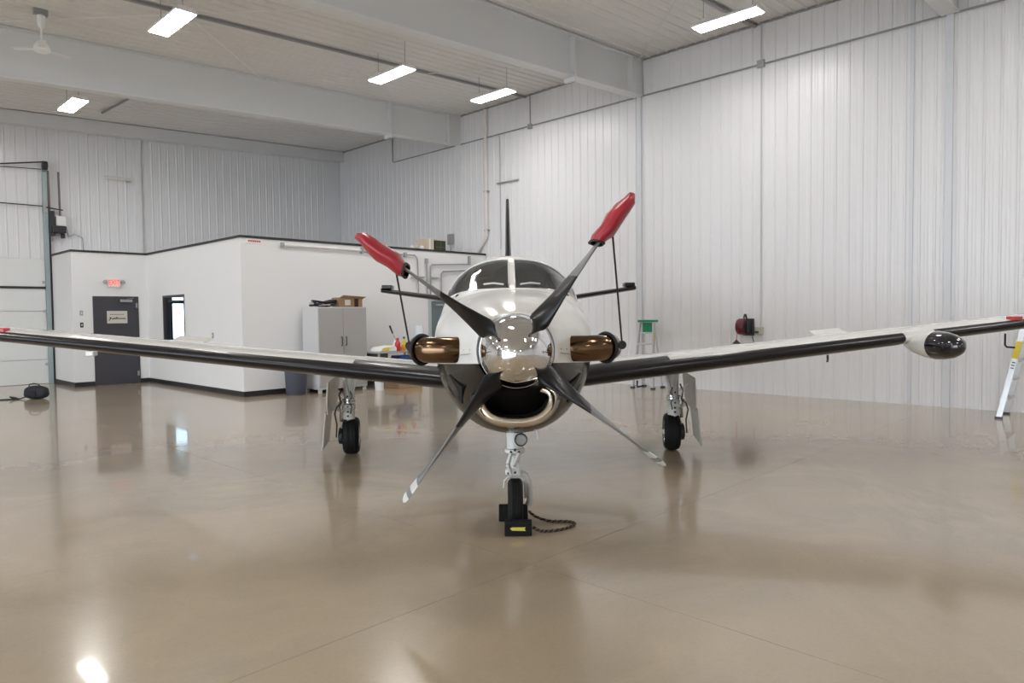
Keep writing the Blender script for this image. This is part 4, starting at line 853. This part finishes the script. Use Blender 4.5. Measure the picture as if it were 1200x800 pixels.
# tail
fin = MB(); rings = []
def fsec(z, le, c, t):
    return [Vector((s_ * t / 2 * af(q), le + c * q, z)) for q, s_ in [(q, 1) for q in TS[::-1]] + [(q, -1) for q in TS[1:]]]
FN = [(1.9, 11.0, 2.4, .15), (2.2, 11.55, 1.85, .13), (2.6, 11.95, 1.5, .115), (3.2, 12.4, 1.25, .09), (3.74, 12.85, 1.0, .06)]
fino = MB().loft([fsec(*f) for f in FN]).build('tail_fin', M_WHITE, ap, sharp=50)
def fboot(z, le, c, t):
    qs = [.12, .07, .04, .02, .01, .003, 0]; return [Vector((t / 2 * af(q) + 0.003, le + c * q - 0.004, z)) for q in qs] + [Vector((-t / 2 * af(q) - 0.003, le + c * q - 0.004, z)) for q in qs[::-1][1:]]
mb = MB(); R_ = [[mb.bm.verts.new(p) for p in fboot(*f)] for f in FN[1:]]
for a, b_ in zip(R_, R_[1:]):
    for j in range(len(a) - 1): mb.bm.faces.new((a[j], a[j + 1], b_[j + 1], b_[j]))
mb.build('deice_boot', M_BOOT, fino, sharp=60)
MB().loft([fsec(3.742, 12.85, 1.0, .06), fsec(3.83, 12.97, 0.8, .045), fsec(3.87, 13.1, 0.5, .02)]).build('fin_cap', M_GEAR, fino)
for sgn in (-1, 1):
    def hs(x, off=0):
        le = 12.35 + 0.12 * x; c = 1.25 - 0.16 * x; t = .115 - .012 * x; z = 1.765 + .143 * x
        return [Vector((sgn * x, le + c * q, z + s_ * t / 2 * af(q))) for q, s_ in [(q, 1) for q in TS[::-1]] + [(q, -1) for q in TS[1:]]]
    st_ = MB().loft([hs(x) for x in (0.05, 0.6, 1.2, 1.8, 2.31)]).build('tailplane', M_WHITE, ap, sharp=50)
    mb = MB(); R_ = []
    for x in (0.35, 1.2, 1.8, 2.295):
        le = 12.35 + 0.12 * x; c = 1.25 - 0.16 * x; t = .115 - .012 * x; z = 1.765 + .143 * x; qs = [.10, .05, .02, .01, .003, 0]
        R_.append([mb.bm.verts.new((sgn * x, le + c * q - 0.005, z + t / 2 * af(q) + 0.004)) for q in qs] + [mb.bm.verts.new((sgn * x, le + c * q - 0.005, z - t / 2 * af(q) - 0.004)) for q in qs[::-1][1:]])
    for a, b_ in zip(R_, R_[1:]):
        for j in range(len(a) - 1): mb.bm.faces.new((a[j], a[j + 1], b_[j + 1], b_[j]))
    mb.build('deice_boot', M_BOOT, st_, sharp=60)
    xt = sgn * 2.19; box(xt - 0.09, xt + 0.09, 12.62, 12.9, 2.12, 2.185).build('elevator_horn', M_BOOT, st_, bevel=0.01)

# nose gear
ng = MB(); ng.cyl((0, 5.34, 0.86), (0.0, 5.32, 0.60), 0.068, 0.060, 20); ng.build('nose_strut', M_GEAR, ap)
MB().lathe([(0.045, 0.60), (0.075, 0.60), (0.078, 0.575), (0.05, 0.56), (0.034, 0.55), (0.034, 0.44), (0.05, 0.43), (0.05, 0.40)], (0.0, 5.32, 0), 'z', 20).build('strut_collar', M_GEAR, ap)
mb = MB(); mb.bar((-0.03, 5.25, 0.57), (-0.055, 5.20, 0.50), 0.02, 0.03); mb.bar((0.03, 5.25, 0.57), (-0.01, 5.19, 0.49), 0.02, 0.03); mb.bar((-0.055, 5.20, 0.50), (-0.03, 5.25, 0.42), 0.02, 0.03); mb.bar((0.02, 5.19, 0.50), (0.03, 5.25, 0.42), 0.02, 0.03); mb.build('torque_link', M_GEAR, ap)
mb = MB()
for dx, z in ((-0.03, 0.585), (0.0, 0.60), (0.03, 0.585), (0.0, 0.50), (0.02, 0.52), (-0.05, 0.425), (0.0, 0.43)): mb.cyl((dx, 5.24, z), (dx, 5.265, z), 0.010, n=8)
mb.build('bolt', M_DARK, ap)
mb = MB(); mb.bar((-0.075, 5.27, 0.43), (0.05, 5.27, 0.43), 0.05, 0.045); mb.build('axle_yoke', M_GEAR, ap, bevel=0.01)
fk = []
for (x, z, w) in ((-0.03, 0.415, .03), (0.03, 0.415, .03), (0.075, 0.395, .028), (0.10, 0.355, .024), (0.108, 0.30, .022), (0.108, 0.19, .022), (0.100, 0.165, .03)): fk.append((x, z, w))
MB().tube([(x, 5.31, z) for x, z, w in fk], [w for x, z, w in fk], 10).build('fork', M_GEARG, ap)
MB().tube([(-0.085, 5.30, 0.30), (-0.08, 5.30, 0.355), (-0.05, 5.30, 0.385), (0.0, 5.30, 0.395), (0.05, 5.30, 0.385), (0.075, 5.30, 0.35), (0.078, 5.30, 0.22)], 0.009, 8).build('mud_guard', M_GEARG, ap)
def wheel(x, y, r, w, toe=0.0, lean=0.0, name='wheel'):
    pr_ = [(r * 0.60, -w * .42), (r * 0.80, -w * .5), (r * 0.93, -w * .42), (r * 0.985, -w * .28)]
    for g in (-.2, -.07, .07, .2): pr_ += [(r, w * (g - .05)), (r, w * (g + .03)), (r * .975, w * (g + .035)), (r * .975, w * (g + .05))]
    pr_ += [(r * 0.985, w * .28), (r * 0.93, w * .42), (r * 0.80, w * .5), (r * 0.60, w * .42)]
    m = MB().lathe(pr_, (0, 0, 0), 'x', 40); R3 = Matrix.Rotation(toe, 3, 'Z') @ Matrix.Rotation(lean, 3, 'Y')
    def fin_(mbx): bmesh.ops.rotate(mbx.bm, verts=mbx.bm.verts, matrix=R3, cent=(0, 0, 0)); bmesh.ops.translate(mbx.bm, verts=mbx.bm.verts, vec=(x, y, r + 0.001)); return mbx
    t_ = fin_(m).build('tyre', M_TYRE, ap, sharp=40)
    h_ = MB(); h_.lathe([(0.0, -w * .36), (r * .18, -w * .36), (r * .2, -w * .25), (r * .42, -w * .22), (r * .54, -w * .44), (r * .61, -w * .46), (r * .61, w * .46), (r * .54, w * .44), (r * .42, w * .22), (r * .2, w * .25), (r * .18, w * .36), (0.0, w * .36)], (0, 0, 0), 'x', 32)
    fin_(h_).build('wheel_rim', M_STEEL, t_); hb = MB()
    for s_ in (-1, 1): hb.cyl((s_ * w * .34, 0, 0), (s_ * w * .44, 0, 0), r * .14, n=12)
    fin_(hb).build('hub_cap', M_DARK, t_)
wheel(0.0, 5.30, 0.185, 0.115)
ll = MB().lathe([(0.0, -0.05), (0.040, -0.05), (0.048, -0.055), (0.050, -0.03), (0.04, 0.03), (0.01, 0.04)], (0.045, 5.22, 0.69), 'y', 24).build('landing_light', M_DARK, ap)
MB().lathe([(0.0, -0.054), (0.039, -0.052), (0.038, -0.049), (0, -0.049)], (0.045, 5.22, 0.69), 'y', 24).build('lens', mat('lamp_lens', (0.35, 0.37, 0.38), 0.08, 0.6, coat=1.0), ll)
MB().bar((0.15, 5.1, 0.80), (0.165, 5.1, 0.71), 0.02, 0.012).build('drain_tube', M_WHITE, ap)
# main gear
for sgn in (-1, 1):
    X = sgn * 1.90
    mb = MB(); mb.tube([(X, 8.20, 1.0), (X, 8.18, 0.72), (X, 8.16, 0.60)], [0.075, 0.062, 0.055], 16); mb.build('main_strut', M_GEAR, ap)
    MB().lathe([(0.05, 0.60), (0.075, 0.60), (0.08, 0.56), (0.06, 0.54), (0.07, 0.50), (0.065, 0.43)], (X, 8.17, 0), 'z', 18).build('strut_joint', M_GEAR, ap)
    mb = MB(); mb.bar((X - sgn * 0.02, 8.15, 0.50), (X + sgn * 0.13, 8.28, 0.22), 0.05, 0.06); mb.cyl((X + sgn * 0.14, 8.26, 0.215), (X - sgn * 0.10, 8.26, 0.215), 0.03, n=12); mb.build('trailing_arm', M_GEAR, ap)
    mb = MB(); mb.cyl((X + sgn * 0.02, 8.14, 0.78), (X - sgn * 0.06, 8.16, 1.0), 0.025, n=10); mb.build('side_brace', M_GEAR, ap)
    mb = MB(); mb.tube([(X + sgn * 0.06, 8.10, 0.80), (X + sgn * 0.09, 8.07, 0.72), (X + sgn * 0.07, 8.08, 0.62), (X + sgn * 0.12, 8.06, 0.58), (X + sgn * 0.15, 8.08, 0.5), (X + sgn * 0.13, 8.1, 0.38), (X + sgn * 0.145, 8.12, 0.22)], 0.009, 6); mb.build('brake_hose', M_DARK, ap)
    MB().lathe([(0.0, 0), (0.05, 0.0), (0.055, 0.01), (0.055, 0.03), (0.0, 0.035)], (X + sgn * 0.085, 8.11, 0.57), 'y', 16).build('light_cover', M_GEAR, ap)
    mb = MB(); mb.lathe([(0.04, -0.02), (0.10, -0.02), (0.10, 0.02), (0.04, 0.02)], (X + sgn * 0.115, 8.26, 0.215), 'x', 24); mb.build('brake_disc', M_DARK, ap)
    mb = MB()
    for dz in (0.70, 0.58, 0.52, 0.47): mb.cyl((X, 8.08, dz), (X, 8.12, dz), 0.012, n=8)
    mb.build('bolt', M_DARK, ap)
    wheel(X, 8.26, 0.218, 0.19, sgn * -0.15)
    mb = MB(); mb.bar((X + sgn * 0.05, 8.12, 0.97), (X - sgn * 0.02, 8.10, 0.66), 0.035, 0.03); mb.bar((X - sgn * 0.10, 8.16, 0.95), (X - sgn * 0.02, 8.10, 0.64), 0.03, 0.03); mb.build('drag_brace', M_GEAR, ap)
    mb = MB()
    for zz in (0.66, 0.63): mb.lathe([(0.05, -0.008), (0.082, -0.008), (0.082, 0.008), (0.05, 0.008)], (X, 8.165, zz), 'z', 18)
    mb.build('strut_clamp', M_STEEL, ap)
    mb = MB(); mb.tube([(X - sgn * 0.03, 8.09, 0.76), (X - sgn * 0.055, 8.085, 0.70), (X - sgn * 0.02, 8.08, 0.64), (X - sgn * 0.05, 8.085, 0.58), (X - sgn * 0.03, 8.09, 0.50)], 0.007, 6); mb.build('hydraulic_line', M_DARK, ap)
    mb = MB(); mb.cyl((X + sgn * 0.075, 8.12, 0.56), (X + sgn * 0.095, 8.16, 0.40), 0.020, n=12); mb.cyl((X + sgn * 0.07, 8.11, 0.66), (X + sgn * 0.077, 8.12, 0.56), 0.028, n=12); mb.build('damper', M_STEEL, ap)
    # gear door: wide upper leaf tapering into a narrow lower leaf
    xd = X + sgn * 0.22
    def leaf(pts, x0_, x1_, name):
        mb = MB(); f_ = lambda y, z, e: Vector((xd + sgn * (x0_ + (x1_ - x0_) * (0.86 - z) / 0.8) + e * sgn * (1 if True else 1) + sgn * 0.09 * (y - 8.1), y, z))
        mb.loft([[f_(y, z, 0) for y, z in pts], [f_(y, z, 0.018) for y, z in pts]]); return mb.build(name, M_GEARG, ap, bevel=0.003)
    leaf([(7.72, 0.90), (8.55, 0.92), (8.50, 0.62), (8.38, 0.52), (7.86, 0.52), (7.74, 0.66)], -0.06, 0.00, 'gear_door')
    leaf([(7.90, 0.53), (8.36, 0.53), (8.42, 0.14), (7.96, 0.10)], -0.04, 0.06, 'gear_door')
    mb = MB(); mb.bar((xd, 8.1, 0.84), (X + sgn * 0.06, 8.14, 0.72), 0.02, 0.02); mb.build('door_link', M_GEAR, ap)

# ------------------------------------------------------------------ propeller restraint covers (red socks with cords and exhaust straps)
def sock(k, lb, strap_sgn, cord_from, cord_to):
    ag = math.radians(ANG[k]); t = thing('propeller_cover', lb, 'cover', (HC.x + AX, HC.y, HC.z), 'W', 'red propeller restraints')
    d = Vector((math.cos(ag), 0, math.sin(ag))); n_ = Vector((-math.sin(ag), 0, math.cos(ag))); H0 = Vector((HC.x + AX, HC.y, HC.z)); rings = []
    for i, (r, w, dp) in enumerate(((0.81, .040, .105), (0.84, .047, .112), (0.90, .051, .115), (0.98, .052, .112), (1.06, .046, .10), (1.12, .036, .08), (1.155, .024, .05), (1.17, .006, .015))):
        wob = 0.006 * math.sin(i * 2.3); rings.append([H0 + d * (r - 0.02 * math.sin(a) * (i < 2)) + n_ * (w * math.sin(a) + wob) + Vector((0, dp * math.cos(a), 0)) + n_ * 0.004 * math.sin(3 * a + i) for a in [2 * PI * q / 24 for q in range(24)]])
    MB().loft(rings, False, True).build('sock', M_RED, t, sharp=80)
    MB().tube([p + d * -0.004 for p in rings[0]], 0.008, 6, closed=True).build('hem', M_STRAP, t)
    MB().tube([cord_from, cord_to], 0.006, 6).build('cord', M_STRAP, t)
    # webbing loop around the bend of the exhaust stack
    loop = []
    cx_, cy_ = AX + strap_sgn * 0.618, 4.71
    for q in range(28):
        a = 2 * PI * q / 28; nn = Vector((strap_sgn * 0.66, -0.75, 0)).normalized(); dd = Vector((0.75 * strap_sgn, 0.66, 0)).normalized()
        loop.append(Vector((cx_, cy_, 1.392)) + nn * 0.098 * math.cos(a) + Vector((0, 0, 0.098 * math.sin(a))))
    MB().tube(loop, 0.011, 6, closed=True).build('exhaust_strap', M_STRAP, t)
    MB().lathe([(0.0, -0.02), (0.025, -0.02), (0.03, 0), (0.025, 0.02), (0, 0.02)], cord_to, 'y', 12).build('buckle', M_STRAP, t)
    return t
def ptp(px, py, Y):      # a point seen at a pixel of the photograph, at depth Y (used once, to tie the cords)
    w = fwd * F_PX + rgt * (px - 600) - upv * (py - 400); return Vector((0, 0, CAM_H)) + w * (Y / w.y)
sock(0, 'red cover on the upper right propeller tip with a cord to the exhaust', 1, ptp(718, 276, 4.17), ptp(729, 404, 4.66))
sock(1, 'red cover on the upper left propeller tip with a cord to the exhaust', -1, ptp(463, 312, 4.17), ptp(480, 405, 4.66))

# ------------------------------------------------------------------ wheel chocks
def chock(cx_, y, lb, label_on, flip=1, w=0.10):
    t = thing('wheel_chock', lb, 'chock', (cx_, y, 0), 'W')
    mb = MB(); mb.prism([(y - flip * 0.05, 0.001), (y + flip * 0.06, 0.001), (y + flip * 0.06, 0.02), (y, 0.10), (y - flip * 0.02, 0.12), (y - flip * 0.05, 0.105)], 'yz', cx_ - w, cx_ + w)
    mb.build('body', M_CHOCK, t, bevel=0.006)
    if label_on:
        MB().prism([(cx_ - 0.060, 0.060), (cx_ - 0.045, 0.045), (cx_ + 0.055, 0.042), (cx_ + 0.045, 0.055), (cx_ + 0.055, 0.068), (cx_ - 0.045, 0.068)], 'xz', y - 0.055, y - 0.049).build('yellow_label', M_YEL, t)
    return t
chock(0.03, 5.11, 'black wheel chock with a yellow label in front of the nose wheel', True)
chock(-0.005, 5.49, 'black wheel chock behind the nose wheel', False, -1, 0.115)
box(-0.13, -0.105, 5.20, 5.45, 0.001, 0.05)
rp_ = thing('chock_rope', 'twisted black and brown rope looping right from the wheel chocks', 'rope', (0.3, 5.3, 0), 'W')
ctrl = [(0.12, 5.50, 0.06), (0.17, 5.46, 0.03), (0.26, 5.40, 0.014), (0.34, 5.39, 0.012), (0.42, 5.38, 0.012), (0.465, 5.34, 0.012), (0.45, 5.28, 0.012), (0.40, 5.22, 0.012), (0.33, 5.17, 0.012), (0.25, 5.14, 0.012), (0.19, 5.13, 0.02), (0.142, 5.115, 0.05)]
def cat_(P, n):
    out = []
    for i in range(len(P) - 1):
        p0_, p1_, p2_, p3_ = [Vector(P[max(0, min(len(P) - 1, i + q))]) for q in (-1, 0, 1, 2)]
        for k in range(n):
            t_ = k / n; out.append(0.5 * ((2 * p1_) + (p2_ - p0_) * t_ + (2 * p0_ - 5 * p1_ + 4 * p2_ - p3_) * t_ * t_ + (3 * p1_ - p0_ - 3 * p2_ + p3_) * t_ ** 3))
    out.append(Vector(P[-1])); return out
ln = cat_(ctrl, 14)
for s_, m_ in ((0, M_ROPE), (PI, M_ROPE2)):
    pts = []
    for i, p in enumerate(ln):
        d = (ln[min(i + 1, len(ln) - 1)] - ln[max(i - 1, 0)]).normalized(); a_ = d.cross(Vector((0, 0, 1))).normalized(); c_ = a_.cross(d); ph = i * 0.85 + s_
        pts.append(p + (a_ * math.cos(ph) + c_ * math.sin(ph)) * 0.006)
    MB().tube(pts, 0.0065, 6).build('strand', m_, rp_)
# floor scuff (a small dark mark near the camera is a flake lying on the floor)
o = MB().prism([(-1.42, 2.93), (-1.375, 2.935), (-1.36, 2.95), (-1.40, 2.95)], 'xy', 0.0005, 0.003).build('paint_flake', M_SEAT, None, base=(-1.39, 2.94, 0)); tag(o, 'tiny dark flake lying on the floor at lower left', 'debris')
